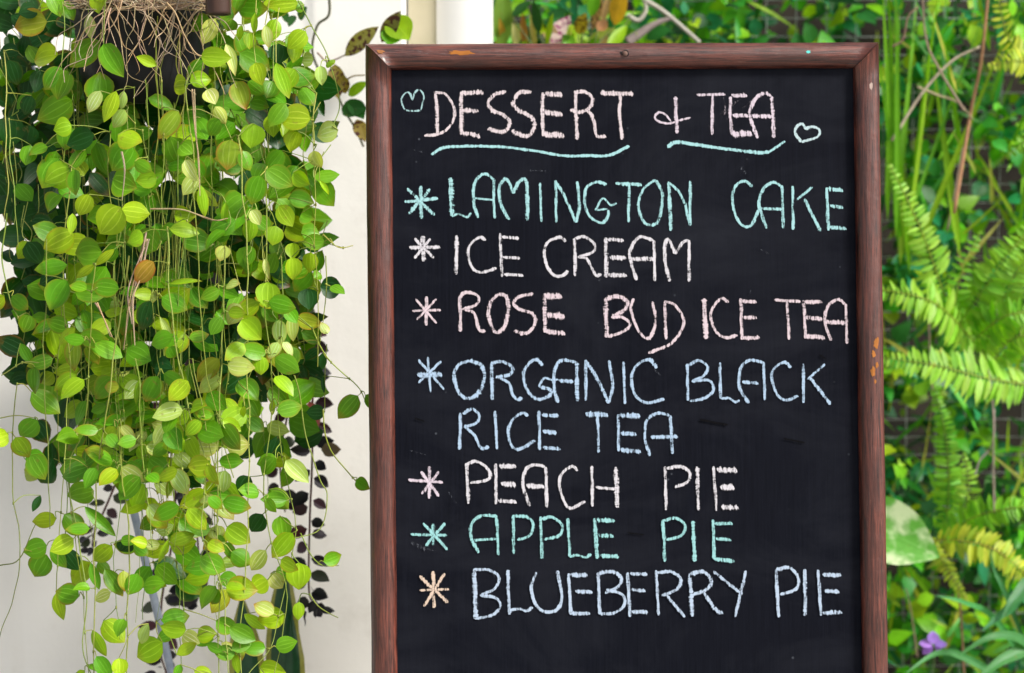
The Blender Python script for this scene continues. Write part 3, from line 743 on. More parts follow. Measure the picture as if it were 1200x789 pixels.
while cnt < 700:
    px, py = U(-5, 385), U(-40, 700)
    if not inside(px, py): continue
    dens = 1.0 if py < 420 else max(.04, 1 - (py - 420) / 150)
    if rnd.random() > dens: continue
    if py > 440 and noise.noise(Vector((px * .018, py * .012, 5))) < -.05: continue
    cnt += 1
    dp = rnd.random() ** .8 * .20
    hollow = ((px - 215) / 95) ** 2 + ((py - 375) / 105) ** 2 < 1      # the curtain of vines parts here; its shade also goes into the leaf colour
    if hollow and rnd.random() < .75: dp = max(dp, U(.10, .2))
    D = front(px, py) + .02 + dp
    a = P(px, py, D)
    ang = math.atan2(U(-1, .45), U(-1, 1)); L = U(.022, .042) if dp < .1 else U(.034, .048)
    d = RT * math.cos(ang) + UP * math.sin(ang) - FW * U(-.3, .5)
    n = -FW + UP * U(-.1, .8) + RT * U(-.5, .6)
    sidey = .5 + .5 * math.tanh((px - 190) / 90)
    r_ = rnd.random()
    c = DRK if r_ < (.60 - .42 * sidey + dp) else (GRN if r_ < .84 else YEL)  # shade painted in: darker leaf colours towards the left and deeper inside
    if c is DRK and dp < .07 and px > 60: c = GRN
    if (hollow and dp > .09 and rnd.random() < .7) or (px < 48 and rnd.random() < .6): c = DRK  # shade of the hollow and left edge painted as dark leaf colour
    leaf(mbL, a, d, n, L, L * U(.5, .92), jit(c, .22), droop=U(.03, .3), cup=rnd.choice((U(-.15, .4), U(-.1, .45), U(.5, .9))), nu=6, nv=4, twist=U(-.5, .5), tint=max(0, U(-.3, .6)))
    q_ = nearest(a, .03)
    if q_: petiole(q_, a)
    elif dp < .12: tube(mbS, spline([a + Vector((U(-.02, .02), .02, U(.02, .06))), a + Vector((U(-.008, .008), .006, .012)), a], 3), .0006, .0007, 4, stemcol(), cap=False)
def proj(p):
    q = p - CAM; D = q.dot(FW); return 600 + q.dot(RT) * F / D, 394.5 - q.dot(UP) * F / D
nlow = 0
for s_ in list(strands):    # paired leaves at the nodes of the lower strands
    acc = 0; gap = U(.022, .05); sd0 = U(0, 3)
    for a0, b0 in zip(s_, s_[1:]):
        acc += (b0 - a0).length
        if acc < gap: continue
        acc = 0; gap = U(.018, .05); px, py = proj(b0)
        if py < 330 or py > 830: continue
        if not (95 < px < 352) and rnd.random() > .22: continue
        if rnd.random() < (.22 if py < 560 else .36) or (((px - 215) / 95) ** 2 + ((py - 375) / 105) ** 2 < 1 and rnd.random() < .75): continue
        for q_ in range(rnd.choice((1, 1, 2, 2))):
            side = 1 if q_ else -1
            if sd0 > 1.5: side = -side
            d = RT * side * U(.3, 1) + UP * U(-1.0, .25) - FW * U(-.2, .6); L = U(.020, .038)
            c = rnd.choice((YEL, YEL, GRN, GRN, GRN, PAL)) if px > 120 else rnd.choice((YEL, GRN, GRN))
            if px < 190 and py > 560 and rnd.random() < .5: continue
            st = b0 + d.normalized() * .006; nlow += 1
            leaf(mbL, st, d, -FW + UP * U(-.2, .8) + RT * U(-.6, .6), L, L * U(.55, .8), jit(c, .22), droop=U(.03, .3), cup=U(-.15, .45), nu=8, nv=6, twist=U(-.5, .5), tint=max(0, U(-.4, .8)))
            petiole(b0, st)
for _ in range(430):     # heart of the plant, its shade put into mostly dark leaf colours
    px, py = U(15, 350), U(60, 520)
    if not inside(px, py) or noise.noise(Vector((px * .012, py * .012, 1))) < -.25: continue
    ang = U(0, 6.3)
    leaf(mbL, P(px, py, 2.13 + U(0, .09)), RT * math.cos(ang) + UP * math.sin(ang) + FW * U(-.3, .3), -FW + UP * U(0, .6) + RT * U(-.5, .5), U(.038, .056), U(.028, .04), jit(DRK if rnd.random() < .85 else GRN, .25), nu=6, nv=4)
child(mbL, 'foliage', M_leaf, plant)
child(mbS, 'stems', M_stem, plant)
# aerial roots over the pot
mbR = MB()
def rcol(): return (*jit(mixc((.30, .21, .12), (.52, .40, .26), rnd.random()), .25), 0)
for k in range(48):
    x = U(108, 240); y = U(-12, 14); n_ = rnd.randint(3, 6); D = 2.05 - .092 * math.sqrt(max(0, 1 - ((x - 168) / 92) ** 2)) - U(.0, .02)
    pts = [P(x, y, D)]; xx = x; yy = y; sl = U(-12, 12)
    for i in range(n_):
        xx += sl + U(-9, 9); yy += U(6, 26); pts.append(P(xx, yy, D - U(.0, .014)))
    tube(mbR, spline(pts, 5), U(.0004, .0011), .0003, 5, rcol(), cap=False)
for k in range(60):      # matted fringe on the rim
    x = U(100, 240); D = 2.05 - .095 * math.sqrt(max(0, 1 - ((x - 168) / 95) ** 2))
    pts = [P(x + i * U(4, 12) * rnd.choice((-1, 1)), U(-6, 12), D - U(0, .012)) for i in range(5)]
    tube(mbR, spline(pts, 4), U(.0005, .001), .0004, 4, rcol(), cap=False)
for pts in ([(226, 105), (230, 150), (233, 190), (236, 230)], [(143, 178), (146, 200), (144, 235)], [(172, 272), (163, 310), (152, 360), (146, 410)], [(174, 280), (166, 320), (156, 350), (158, 405)], [(168, 290), (150, 340), (155, 380)], [(178, 245), (215, 246), (250, 258), (268, 256)], [(112, 355), (122, 370), (130, 395)]):
    for q_ in range(2):
        tube(mbR, spline([P(x + U(-2, 2), y, front(x, y) - .015 + U(-.004, .004)) for x, y in pts], 6), U(.0006, .0011), .0004, 5, rcol(), cap=False)
child(mbR, 'roots', M_root, plant)

# dark tube hanging in front of the pot
t = thing('bamboo_tube', P(255, 17, 1.93), 'dark brown tube end hanging in front of the black pot at the top edge', 'pole')
mb = MB(); c0 = P(256, 17, 1.93); r_ = 15 * 1.93 / F
lathe(mb, c0, [(r_ * .78, .012), (r_ * .8, .0), (r_ * .97, -.0005), (r_, .003), (r_, .25), (r_, .8)], 28, close=False)
child(mb, 'tube', M_tube, t)
mb = MB(); lathe(mb, c0, [(r_ * 1.01, .045), (r_ * 1.07, .047), (r_ * 1.07, .053), (r_ * 1.01, .055)], 28, close=False)
child(mb, 'node_ring', M_tube, t)
# leaning metal pole behind the leaves
a = P(6, -50, 2.2); b = P(196.5, 770, 2.2); d = (b - a); b = a + d * (a.z / -d.z) if d.z < 0 else b
mb = MB(); tube(mb, [a - d * .3, a, a.lerp(b, .5), b], .0052, .0052, 14)
tag(mb.build('metal_pole', M_pole), 'thin blue grey metal pole leaning behind the trailing leaves', 'pole')

# ------------------------------------------------------------------ dark purple trailing plant against the wall
pp = P(215, 300, 2.34)
pur = thing('trailing_plant', pp, 'trailing plant with small blackish purple leaves hanging behind the green one', 'plant')
mb = MB(); lathe(mb, pp, [(.05, -.10), (.062, -.01), (.066, -.008), (.066, .0), (.06, .0), (.058, -.01), (.001, -.012)], 28, close=False); child(mb, 'pot', M_black, pur)
mbD = MB(); mbT = MB()
def purple_stem(pts, D, sz, n_per=1.0, bunch=0):
    p3 = spline([pp + Vector((U(-.04, .04), -.02, .0))] + [P(x, y, D) for x, y in pts], 10)
    tube(mbT, p3, .0021, .0013, 6, (.10, .035, .025, 0))
    k = 0; step = sz * .5; acc = 0
    for i in range(1, len(p3)):
        acc += (p3[i] - p3[i - 1]).length
        while acc > step:
            acc -= step; k += 1
            a = p3[i]; side = 1 if k % 2 else -1
            d = RT * side * U(.7, 1.1) + UP * U(-.7, .3) - FW * U(-.3, .5)
            c = mixc((.009, .009, .016), (.075, .014, .030), rnd.random() ** 2)
            if rnd.random() < .12: c = (.04, .05, .03)
            leaf(mbD, a + d * .003, d, -FW + UP * U(0, .9) + RT * U(-.4, .4), sz * U(.7, 1.2), sz * U(.55, .75), jit(c, .3), droop=U(0, .3), cup=U(.05, .35), nu=5, nv=4)
    for q_ in range(bunch):
        a = p3[-1] + rv(.009); d = rv(1); d.z -= .4
        leaf(mbD, a, d, -FW + rv(.5), sz * U(.5, .9), sz * U(.4, .6), jit((.014, .011, .022), .3), nu=5, nv=4)
purple_stem([(330, 330), (362, 400), (366, 520), (363, 610), (362, 690), (368, 708)], 2.31, .026, bunch=10)
purple_stem([(330, 420), (328, 540), (334, 600)], 2.34, .024)
purple_stem([(240, 420), (225, 560), (232, 650), (215, 700)], 2.33, .028, bunch=6)
purple_stem([(200, 430), (205, 600), (190, 700), (188, 760), (195, 790)], 2.34, .028, bunch=8)
purple_stem([(190, 430), (130, 580), (112, 620), (108, 640)], 2.36, .020, bunch=7)
leaf(mbD, P(362, 470, 2.3), RT * .3 + UP * -.9, -FW, .04, .02, (.45, .10, .11), nu=5)
leaf(mbD, P(376, 527, 2.3), RT, -FW, .028, .02, (.13, .09, .05), nu=5)
child(mbD, 'foliage', M_dark, pur); child(mbT, 'stems', M_stem, pur)

# ------------------------------------------------------------------ snake plant below, against the wall
sp0 = onY(322, 900, 2.36); sp0.z = 0
snake = thing('snake_plant', sp0, 'snake plant with upright dark green leaves edged in yellow at the bottom', 'plant')
mb = MB(); lathe(mb, sp0, [(.09, 0), (.115, .19), (.125, .20), (.125, .225), (.112, .225), (.108, .20), (.001, .19)], 32, close=False); child(mb, 'pot', M_terra, snake)
def snake_leaf(px_top, py_top, px_b, w_):
    top = P(px_top, py_top, 2.33); bot = sp0 + Vector((0, 0, .20)); bot.x = P(px_b, 1100, 2.33).x; bot.y = top.y + U(-.02, .02)
    mb = MB(); n_ = 12; rows = []
    for i in range(n_ + 1):
        u = i / n_; p = bot.lerp(top, u) + Vector((0, -.02 * math.sin(u * 3), 0)); hw = w_ / 2 * min(1, .6 + .6 * u) * (1 if u < .75 else max(.03, math.cos((u - .75) / .25 * 1.5)))
        rows.append([mb.add(p + Vector((hw * v, .012 * abs(v), 0)), (u, v * .5 + .5), ((.34, .33, .05, 0) if abs(v) > .68 else (.012, .075, .022, 0))) for v in (-1, -.7, -.66, -.2, .2, .66, .7, 1)])
    for i in range(n_):
        for j in range(7): mb.face(rows[i][j], rows[i][j + 1], rows[i + 1][j + 1], rows[i + 1][j])
    child(mb, 'leaf', M_snake, snake)
M_snake = attr_mat('snake_plant_leaf', .35, .5)
for a in ((332, 655, 326, .046), (282, 700, 312, .05), (342, 720, 335, .04), (268, 790, 300, .045)): snake_leaf(*a)

# ------------------------------------------------------------------ spotted climber on the wall beside the board
vb = P(398, 190, 2.40)
vine = thing('wall_climber', vb, 'climber with brown speckled and green leaves on the white wall beside the board', 'plant')
mb = MB()
vs_ = spline([P(x, y, 2.42) for x, y in ((382, -30), (386, 15), (372, 30), (366, 60), (378, 90), (392, 105), (404, 130), (416, 150), (426, 172))], 8)
tube(mb, vs_, .0022, .0016, 6, (.07, .075, .04, 0))
tube(mb, spline([P(372, 62, 2.41), P(385, 72, 2.4), P(410, 62, 2.4)], 6), .0015, .001, 5, (.30, .20, .14, 0))
tube(mb, spline([P(400, 100, 2.41), P(412, 90, 2.4), P(428, 88, 2.4)], 6), .0015, .001, 5, (.25, .2, .1, 0))
child(mb, 'stems', M_stem, vine)
mb = MB()
for (x0, y0, x1, y1, w_) in ((404, 66, 442, 29, 22), (447, 50, 468, 12, 20), (392, 75, 396, 115, 22), (405, 110, 398, 85, 16), (418, 140, 428, 165, 18)):
    a, b = P(x0, y0, 2.39), P(x1, y1, 2.37); leaf(mb, a, b - a, -FW + UP * .3, (b - a).length, w_ * 2.38 / F, jit((.20, .17, .035), .2), nu=8, nv=6, shape='oval')
child(mb, 'speckled_leaves', M_spot, vine)
mb = MB()
for (x0, y0, x1, y1, w_, c) in ((458, 22, 480, 45, 34, YEL), (462, 35, 455, 52, 26, GRN), (400, 128, 430, 126, 24, DRK), (408, 112, 430, 95, 14, YEL), (345, 18, 338, 30, 10, DRK), (350, 22, 358, 8, 14, DRK), (352, 45, 362, 62, 12, GRN), (412, 118, 426, 138, 20, DRK), (338, 24, 330, 14, 12, DRK)):
    a, b = P(x0, y0, 2.39), P(x1, y1, 2.37); leaf(mb, a, b - a, -FW + UP * .3, (b - a).length, w_ * 2.38 / F, jit(c, .2), nu=8, nv=6)
child(mb, 'green_leaves', M_garden, vine)

# ------------------------------------------------------------------ wire mesh fence and the green bank behind it
YF = 3.06
fx0, fx1 = onY(585, 0, YF).x, 3.2
fr = thing('wire_fence', (fx0, YF, 0), 'galvanised wire mesh fence overgrown with ivy behind the board', 'fence')
mb = MB(); x = fx0
while x < fx1 - .6:
    k = [Vector((x + .003 * noise.noise(Vector((x * 9, z * .7, 2))), YF + .012 * noise.noise(Vector((x * 2, z * .12, 0))), z * .12)) for z in range(0, 18)]
    tube(mb, k, .0009, .0009, 5); x += .0525
z = .05
while z < 2.05:
    k = [Vector((fx0 + (fx1 - .6 - fx0) * i / 30, YF + .003 + .012 * noise.noise(Vector(((fx0 + .1 * i) * 2, z, 0))), z + .003 * noise.noise(Vector((i * .4, z * 9, 7))))) for i in range(31)]
    tube(mb, k, .0009, .0009, 5); z += .0325
child(mb, 'wire_mesh', M_steel, fr)
for px in (643, 690, 1330):
    x = onY(px, 0, YF + .04).x; mb = MB(); lathe(mb, Vector((x, YF + .045, 0)), [(.013, 0), (.013, 1.2), (.013, 2.1)], 14); child(mb, 'post', M_post, fr)

mbI = MB()
IV = [(.035, .27, .030), (.080, .38, .012), (.180, .45, .010), (.018, .120, .016), (.022, .24, .085), (.30, .48, .015), (.010, .07, .015)]
n_iv = 0
while n_iv < 9500:
    px, py = U(575, 1330), U(-110, 905)
    if 620 < px < 985 and py > 110 and rnd.random() < .55: continue
    cl = noise.noise(Vector((px * .017, py * .017, 0))) + .5 * noise.noise(Vector((px * .05, py * .05, 4)))
    if cl < .06 and rnd.random() < .94: continue
    Y = YF + U(-.17, .30) + (0.08 if cl < .1 else 0)
    p = onY(px, py, Y)
    if p.z < .02: continue
    n_iv += 1
    kind = noise.noise(Vector((px * .010 + 7, py * .010, 9)))
    idx = int(min(6, max(0, (kind + .6) * 5 + rnd.gauss(0, 1.2))))
    c = jit(IV[rnd.choice((idx, idx, rnd.randrange(7)))], .3)
    long = rnd.random() < .14
    L = U(.022, .048) if not long else U(.06, .12); Wd = L * U(.6, .9) if not long else U(.007, .012)
    d = rv(1); d.y -= .2; d.z -= .25
    leaf(mbI, p, d, Vector((U(-.5, .7), -1, U(-.1, 1.2))), L, Wd, c, droop=U(0, .35), cup=U(.05, .4), nu=4, nv=2, shape='heart' if (not long and rnd.random() < .6) else 'oval')
tag(mbI.build('ivy', M_garden), 'dense ivy and small leafy creepers covering the wire fence', 'ivy', kind='stuff')

# ---- ferns
LIME = (.28, .54, .055); FG = (.16, .42, .02); FY = (.40, .50, .04)
def frond(root, pts, plen, col, np_=38, hang=.10, wid=.27, taper=.9):
    mb = MB(); p3 = spline([onY(x, y, Y) for x, y, Y in pts], 14); n_ = len(p3)
    tube(mb, p3, .0016, .0007, 5, (*jit(mixc(col, (.3, .2, .08), .4), .1), 0))
    cum = [0]
    for a, b in zip(p3, p3[1:]): cum.append(cum[-1] + (b - a).length)
    T = cum[-1]
    for k in range(np_):
        t = (k + .5) / np_; dist = T * (.03 + .97 * t)
        i = max(1, next((q for q, v in enumerate(cum) if v >= dist), n_ - 1))
        f = (dist - cum[i - 1]) / max(1e-6, cum[i] - cum[i - 1]); p = p3[i - 1].lerp(p3[i], f); tg = (p3[i] - p3[i - 1]).normalized()
        nn = (-FW + UP * .35 + rv(.08)); nn = (nn - tg * nn.dot(tg)).normalized(); s = tg.cross(nn)
        pl = plen * (min(1, .55 + t * 1.6)) * (1 - t ** 2.6 * taper) * U(.88, 1.1)
        for sd_ in (-1, 1):
            d = s * sd_ + tg * .28 - Vector((0, 0, hang)) + rv(.11)
            leaf(mb, p, d, nn + rv(.32), pl * U(.85, 1.1), max(.006, pl * wid), jit(col, .16), droop=U(.05, .2), cup=U(.1, .4), nu=5, nv=2, tint=U(0, .2), shape='round')
    return child(mb, 'frond', M_fern, root)
Y1 = 2.72
fb = onY(1135, 400, Y1 + .12)
f1 = thing('fern', fb, 'largest sword fern with arching lime fronds right of the board at mid height', 'fern', 'ferns growing on the fence')
frond(f1, [(1128, 405, Y1 + .1), (1103, 335, Y1 + .02), (1076, 262, Y1), (1042, 192, Y1 + .03)], .042, LIME, 38)
frond(f1, [(1145, 405, Y1 + .08), (1105, 362, Y1 - .02), (1065, 345, Y1 - .04), (1010, 338, Y1 - .02)], .054, LIME, 36, .4)
frond(f1, [(1230, 455, Y1 + .02), (1155, 443, Y1 - .03), (1095, 428, Y1 - .06), (1020, 418, Y1 - .04)], .050, LIME, 38, .12)
frond(f1, [(1112, 395, Y1 + .08), (1145, 350, Y1 + .02), (1178, 302, Y1), (1220, 255, Y1 + .03)], .042, mixc(LIME, FG, .5), 34)
frond(f1, [(1140, 400, Y1 + .05), (1175, 372, Y1 - .02), (1225, 362, Y1 - .02)], .045, FG, 20)
frond(f1, [(1135, 400, Y1 + .1), (1120, 360, Y1 + .02), (1130, 310, Y1 + .02), (1150, 270, Y1 + .05)], .034, FG, 20)
frond(f1, [(1160, 430, Y1 + .05), (1190, 395, Y1 - .01), (1235, 400, Y1 - .02)], .045, LIME, 28)
frond(f1, [(1150, 420, Y1 + .05), (1185, 330, Y1 + .0), (1215, 290, Y1 - .02)], .045, LIME, 30)
f2 = thing('fern', onY(1102, 640, Y1 + .12), 'yellowish fern with drooping fronds right of the white leaf, above the purple flower', 'fern', 'ferns growing on the fence')
frond(f2, [(1108, 630, Y1 + .1), (1112, 560, Y1 + .06), (1106, 500, Y1 + .08), (1092, 445, Y1 + .12)], .032, FG, 36)
frond(f2, [(1090, 634, Y1 + .05), (1130, 634, Y1), (1175, 650, Y1 - .02), (1230, 700, Y1)], .038, FY, 32)
frond(f2, [(1105, 630, Y1 + .08), (1150, 603, Y1 + .02), (1225, 590, Y1)], .038, FG, 30)
frond(f2, [(1088, 628, Y1 + .06), (1108, 664, Y1 + .02), (1134, 706, Y1)], .020, FY, 18)
frond(f2, [(1120, 620, Y1 + .08), (1135, 575, Y1 + .04), (1130, 530, Y1 + .04)], .028, LIME, 18)
f3 = thing('fern', onY(1215, 110, Y1 + .15), 'pale lime fern tips poking in at the top right corner', 'fern', 'ferns growing on the fence')
frond(f3, [(1235, 95, Y1 + .1), (1195, 72, Y1 + .05), (1158, 78, Y1 + .05)], .040, FY, 18)
frond(f3, [(1215, 90, Y1 + .12), (1180, 40, Y1 + .06), (1168, -20, Y1 + .06)], .030, FY, 18)
frond(f3, [(1240, 170, Y1 + .1), (1205, 165, Y1 + .05), (1180, 185, Y1 + .05)], .030, FG, 14)

# ---- fine grass seedlings woven through the mesh
mb = MB()
for k in range(260):
    px, py = U(1035, 1330), U(-40, 830); a = onY(px, py, U(2.86, 3.1)); d = Vector((U(-.7, .7), U(-.5, .1), U(.2, 1)))
    leaf(mb, a, d, -FW + RT * U(-.6, .6), U(.05, .15), U(.004, .009), jit(rnd.choice(((.16, .42, .012), (.30, .48, .02), (.08, .3, .05), (.34, .38, .06))), .25), droop=U(0, .5), cup=.3, nu=8, nv=2, shape='strap', twist=U(-.8, .8))
tag(mb.build('wild_grass', M_garden), 'fine wild grass blades growing through the fence', 'grass', kind='stuff')
# ---- grass and stalks at the upper right
gb = onY(1075, 300, 2.84)
gr = thing('tall_grass', gb, 'clump of tall bright green grass blades behind the upper right of the frame', 'grass')
mb = MB()
for (x0, y0, x1, y1, w_, c) in ((1052, 290, 1040, -40, 10, (.15, .40, .010)), (1050, 280, 1058, -50, 9, (.15, .40, .010)), (1058, 300, 1030, 60, 8, (.15, .40, .010)), (1065, 300, 1046, 100, 8, (.15, .40, .010)), (1062, 290, 1100, 20, 7, (.28, .46, .015)), (1072, 300, 1190, 15, 9, (.28, .46, .015)), (1060, 270, 1150, 20, 6, (.15, .40, .010)), (1050, 250, 1078, -20, 9, (.15, .40, .010)), (1125, 300, 1092, 60, 11, (.28, .46, .015)), (1130, 200, 1105, 40, 8, (.15, .40, .010)), (1070, 220, 1098, -30, 7, (.15, .40, .010)), (1045, 200, 1035, -20, 8, (.15, .40, .010)), (1122, 110, 1090, 10, 5, (.42, .36, .03)), (1055, 310, 1062, 180, 8, (.28, .46, .015)), (1066, 320, 1058, 200, 7, (.15, .40, .010)), (1160, 120, 1200, 0, 7, (.15, .40, .010)), (1040, 260, 1046, 10, 9, (.15, .40, .010)), (1048, 240, 1054, 0, 9, (.15, .40, .010)), (1160, 60, 1144, -30, 7, (.15, .40, .010))):
    a, b = onY(x0, y0, 2.84 + U(-.05, .05)), onY(x1, y1, 2.84 + U(-.12, .08))
    leaf(mb, a, b - a, -FW + RT * U(-.5, .5), (b - a).length, w_ * .75 * 2.84 / F, jit(c, .2), droop=U(-.03, .08), cup=.3, nu=14, nv=2, shape='strap', twist=U(-.5, .5))
child(mb, 'blades', M_garden, gr)
stk = [('tan dry stalk rising at the far upper right beside the fern tips', [(1118, 250), (1138, 130), (1150, 70), (1160, -30)], 6, (.42, .22, .12)),
       ('pale dry stem slanting across the grass at upper right', [(1045, 165), (1080, 110), (1115, 72), (1148, 55)], 5, (.45, .38, .28)),
       ('thin grey brown stem leaning left from the top, right of the frame', [(1130, 130), (1100, 80), (1085, 45), (1080, -20)], 4, (.30, .22, .16)),
       ('short curled brown twig beside the frame top corner', [(1045, 55), (1058, 46), (1064, 20), (1076, 8)], 3.5, (.24, .15, .11)),
       ('olive dry stem crossing low under the grass', [(1075, 102), (1100, 112), (1122, 120), (1140, 140)], 4, (.40, .34, .20)),
       ('grey twig hanging in front of the fern, lower right', [(1165, 480), (1163, 520), (1148, 540), (1142, 560)], 3.6, (.26, .22, .2)),
       ('straight grey stem rising between the two ferns', [(1165, 600), (1164, 540), (1163, 470), (1150, 380)], 3.6, (.30, .24, .2)),
       ('brown stalk standing right of the purple flower', [(1130, 800), (1126, 720), (1122, 690)], 4, (.22, .12, .07)),
       ('thin brown stem between frame and purple flower', [(1075, 770), (1068, 720), (1062, 690)], 3, (.20, .15, .09)),
       ('dark stem hanging down behind the left fern frond', [(1088, 370), (1090, 420), (1094, 480)], 3, (.25, .17, .14)),
       ('pale twig slanting behind the middle of the grass', [(1110, 270), (1120, 220), (1130, 160)], 3.5, (.35, .26, .2))]
for lab, pts, w_, c in stk:
    Y = 2.80 + U(-.04, .06); p3 = [onY(x, y, Y + U(-.01, .01)) for x, y in pts]; mb = MB()
    tube(mb, spline(p3, 8), w_ * .72 * 2.8 / F / 2, w_ * .72 * 2.8 / F / 2.6, 8, (*c, 0))
    tag(mb.build('dry_stalk', M_dry), lab, 'stalk', 'dry stalks among the greenery')
for lab, pts in (('looping pale tendril above the right half of the top rail', [(735, 18), (748, 24), (757, 10), (750, -10)]),
                 ('pale twig running down to the top rail right of the croton', [(755, 0), (775, 12), (795, 28), (820, 50)]),
                 ('grey fallen branch lying behind the middle of the top rail', [(735, 50), (752, 38), (768, 28), (790, 20)])):
    mb = MB(); tube(mb, spline([onY(x, y, 2.86) for x, y in pts], 8), .0042 if 'grey' not in lab else .009, .003, 8, (.42, .40, .34, 0) if 'grey' not in lab else (.26, .21, .2, 0))
    tag(mb.build('twig', M_dry), lab, 'twig', 'twigs behind the top rail')

# ---- mixed leaves above the top rail
cb = onY(680, 130, 2.80)
cro = thing('croton', cb, 'mixed croton clump with green, orange and speckled leaves above the top rail', 'plant')
mbg, mbs, mbp, mbw = MB(), MB(), MB(), MB()
for (x0, y0, x1, y1, w_, c, k) in ((588, 60, 590, -20, 24, (.17, .28, .03), 'g'), (580, 55, 604, 12, 11, (.34, .34, .05), 'g'), (592, 58, 585, 20, 9, (.45, .30, .05), 'g'), (606, 55, 603, 28, 13, (.45, .45, .2), 'g'), (628, 58, 621, 16, 7, (.55, .42, .12), 'g'), (616, 58, 612, 14, 9, (.30, .14, .04), 'g'),
      (640, 55, 648, 15, 8, YEL, 'g'), (690, 46, 722, 33, 11, (.40, .48, .08), 'g'), (664, 50, 672, 30, 18, YEL, 'g'), (672, 58, 660, 40, 16, GRN, 'g'), (712, 60, 735, 28, 16, YEL, 'g'), (690, 60, 700, 42, 16, GRN, 'g'), (720, 30, 732, -18, 22, (.42, .28, .02), 'g'), (705, 30, 715, -12, 9, (.50, .34, .20), 'g'), (744, 10, 752, -20, 14, GRN, 'g'), (692, 20, 700, -15, 15, GRN, 'g'), (700, 36, 712, 24, 14, (.5, .26, .1), 'g'), (600, 20, 622, 0, 12, DRK, 'g'), (632, 40, 625, 0, 12, DRK, 'g'),
      (572, 56, 572, 24, 16, (.36, .26, .10), 's'), (677, 40, 686, 16, 17, (.30, .26, .03), 's'), (694, 36, 705, -6, 12, (.45, .28, .18), 's'),
      (647, 55, 668, 18, 24, (.62, .50, .50), 'p'), (650, 60, 645, 26, 16, (.60, .50, .48), 'p')):
    a, b = onY(x0, y0, 2.80 + U(-.03, .05)), onY(x1, y1, 2.80 + U(-.05, .03)); m_ = {'g': mbg, 's': mbs, 'p': mbp}[k]
    leaf(m_, a, b - a, -FW + UP * .2 + RT * U(-.3, .3), (b - a).length, w_ * 2.8 / F, jit(c, .1), droop=U(0, .1), cup=.25, nu=8, nv=4, shape='oval')
    tube(mbw, spline([cb + rv(.01), cb.lerp(a, .5) + rv(.01), a], 4), .0016, .001, 5, (.12, .16, .05, 0))
for k in range(50):
    px, py = U(580, 760), U(60, 200); a = onY(px, py, 2.84 + U(-.04, .08)); d = rv(.5) + Vector((0, -.2, .9))
    leaf(mbg, a, d, -FW + UP * .5 + RT * U(-.4, .4), U(.05, .09), U(.015, .03), jit(rnd.choice((GRN, YEL, DRK, (.3, .2, .04))), .2), nu=6, nv=2, shape='oval')
child(mbg, 'leaves', M_garden, cro); child(mbs, 'speckled_leaves', M_spot, cro); child(mbp, 'pink_leaves', M_pinkspot, cro); child(mbw, 'stems', M_stem, cro)

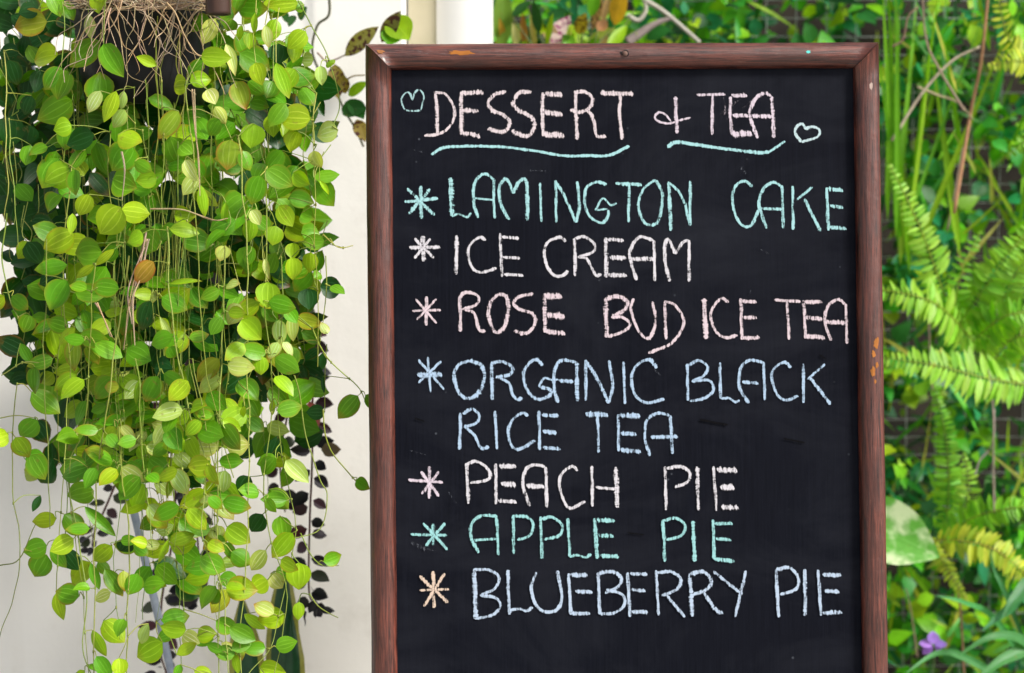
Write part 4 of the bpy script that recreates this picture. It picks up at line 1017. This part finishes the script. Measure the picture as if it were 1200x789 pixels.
# ---- variegated leaf, flower, strap leaves
ca = onY(985, 680, 2.62)
cal = thing('caladium', ca, 'large white and green variegated leaf emerging from behind the right stile', 'plant')
mb = MB(); a, b = onY(985, 598, 2.64), onY(1105, 652, 2.58); leaf(mb, a, b - a, -FW + UP * .25, (b - a).length, 78 * 2.6 / F, (.12, .38, .05), nu=16, nv=12, droop=.10, cup=.20, shape='round')
child(mb, 'leaf_blade', M_varieg, cal)
mb = MB(); tube(mb, spline([Vector((a.x - .05, a.y + .12, .0)), Vector((a.x - .06, a.y + .06, .5)), a], 8), .004, .0025, 8, (.18, .28, .08, 0)); child(mb, 'stalk', M_stem, cal)
fl0 = onY(1094, 756, 2.66)
flo = thing('purple_flower', fl0, 'single purple flower low in the greenery at the lower right', 'flower')
for k in range(5):
    mb = MB(); a = 2 * math.pi * k / 5 + .3; d = RT * math.cos(a) + UP * (math.sin(a) * .55) + FW * .1
    leaf(mb, fl0 + d * .002, d, -FW * .6 + UP * .9, .022, .020, jit((.42, .20, .78), .08), droop=.15, cup=.1, nu=6, nv=4); child(mb, 'petal', M_petal, flo)
mb = MB(); tube(mb, [fl0, fl0 + Vector((.003, .004, -.03)), fl0 + Vector((.0, .03, -.12))], .0014, .0014, 6, (.1, .2, .05, 0)); child(mb, 'stem', M_stem, flo)
sb = onY(1235, 830, 2.66)
stp = thing('strap_leaf_plant', sb, 'plant with broad arching blue green strap leaves in the bottom right corner', 'plant')
mb = MB()
BG = (.06, .25, .08)
def strap(pts, w_, c):
    p3 = spline([onY(x, y, Y) for x, y, Y in pts], 8); n_ = len(p3); rows = []
    for i, p in enumerate(p3):
        t = (p3[min(i + 1, n_ - 1)] - p3[max(0, i - 1)]).normalized(); s = t.cross(-FW + UP * .5).normalized(); u = i / (n_ - 1)
        hw = w_ * .72 * 2.66 / F / 2 * min(1, .5 + u * 2) * (1 - max(0, u - .4) / .6) ** .7
        rows.append([mb.add(p + s * (hw * v) - FW * (hw * .3 * abs(v)), (u, v * .5 + .5), (*c, 0)) for v in (-1, -.5, 0, .5, 1)])
    for i in range(n_ - 1):
        for j in range(4): mb.face(rows[i][j], rows[i + 1][j], rows[i + 1][j + 1], rows[i][j + 1])
for pts, w_ in (([(1240, 830, 2.66), (1225, 760, 2.62), (1180, 770, 2.58), (1140, 800, 2.55)], 28), ([(1235, 820, 2.66), (1205, 700, 2.62), (1180, 715, 2.6), (1150, 740, 2.58)], 24), ([(1235, 830, 2.7), (1170, 730, 2.66), (1130, 706, 2.62), (1096, 698, 2.6)], 12), ([(1238, 820, 2.68), (1215, 690, 2.64), (1190, 700, 2.6), (1175, 725, 2.58)], 26), ([(1230, 830, 2.68), (1180, 700, 2.66), (1166, 670, 2.66), (1160, 645, 2.66)], 9), ([(1230, 830, 2.68), (1140, 775, 2.66), (1100, 765, 2.64), (1060, 790, 2.6)], 14), ([(1240, 810, 2.64), (1205, 755, 2.6), (1165, 745, 2.56), (1120, 770, 2.54)], 18)):
    strap(pts, w_, jit(BG, .2))
child(mb, 'blades', M_garden, stp)
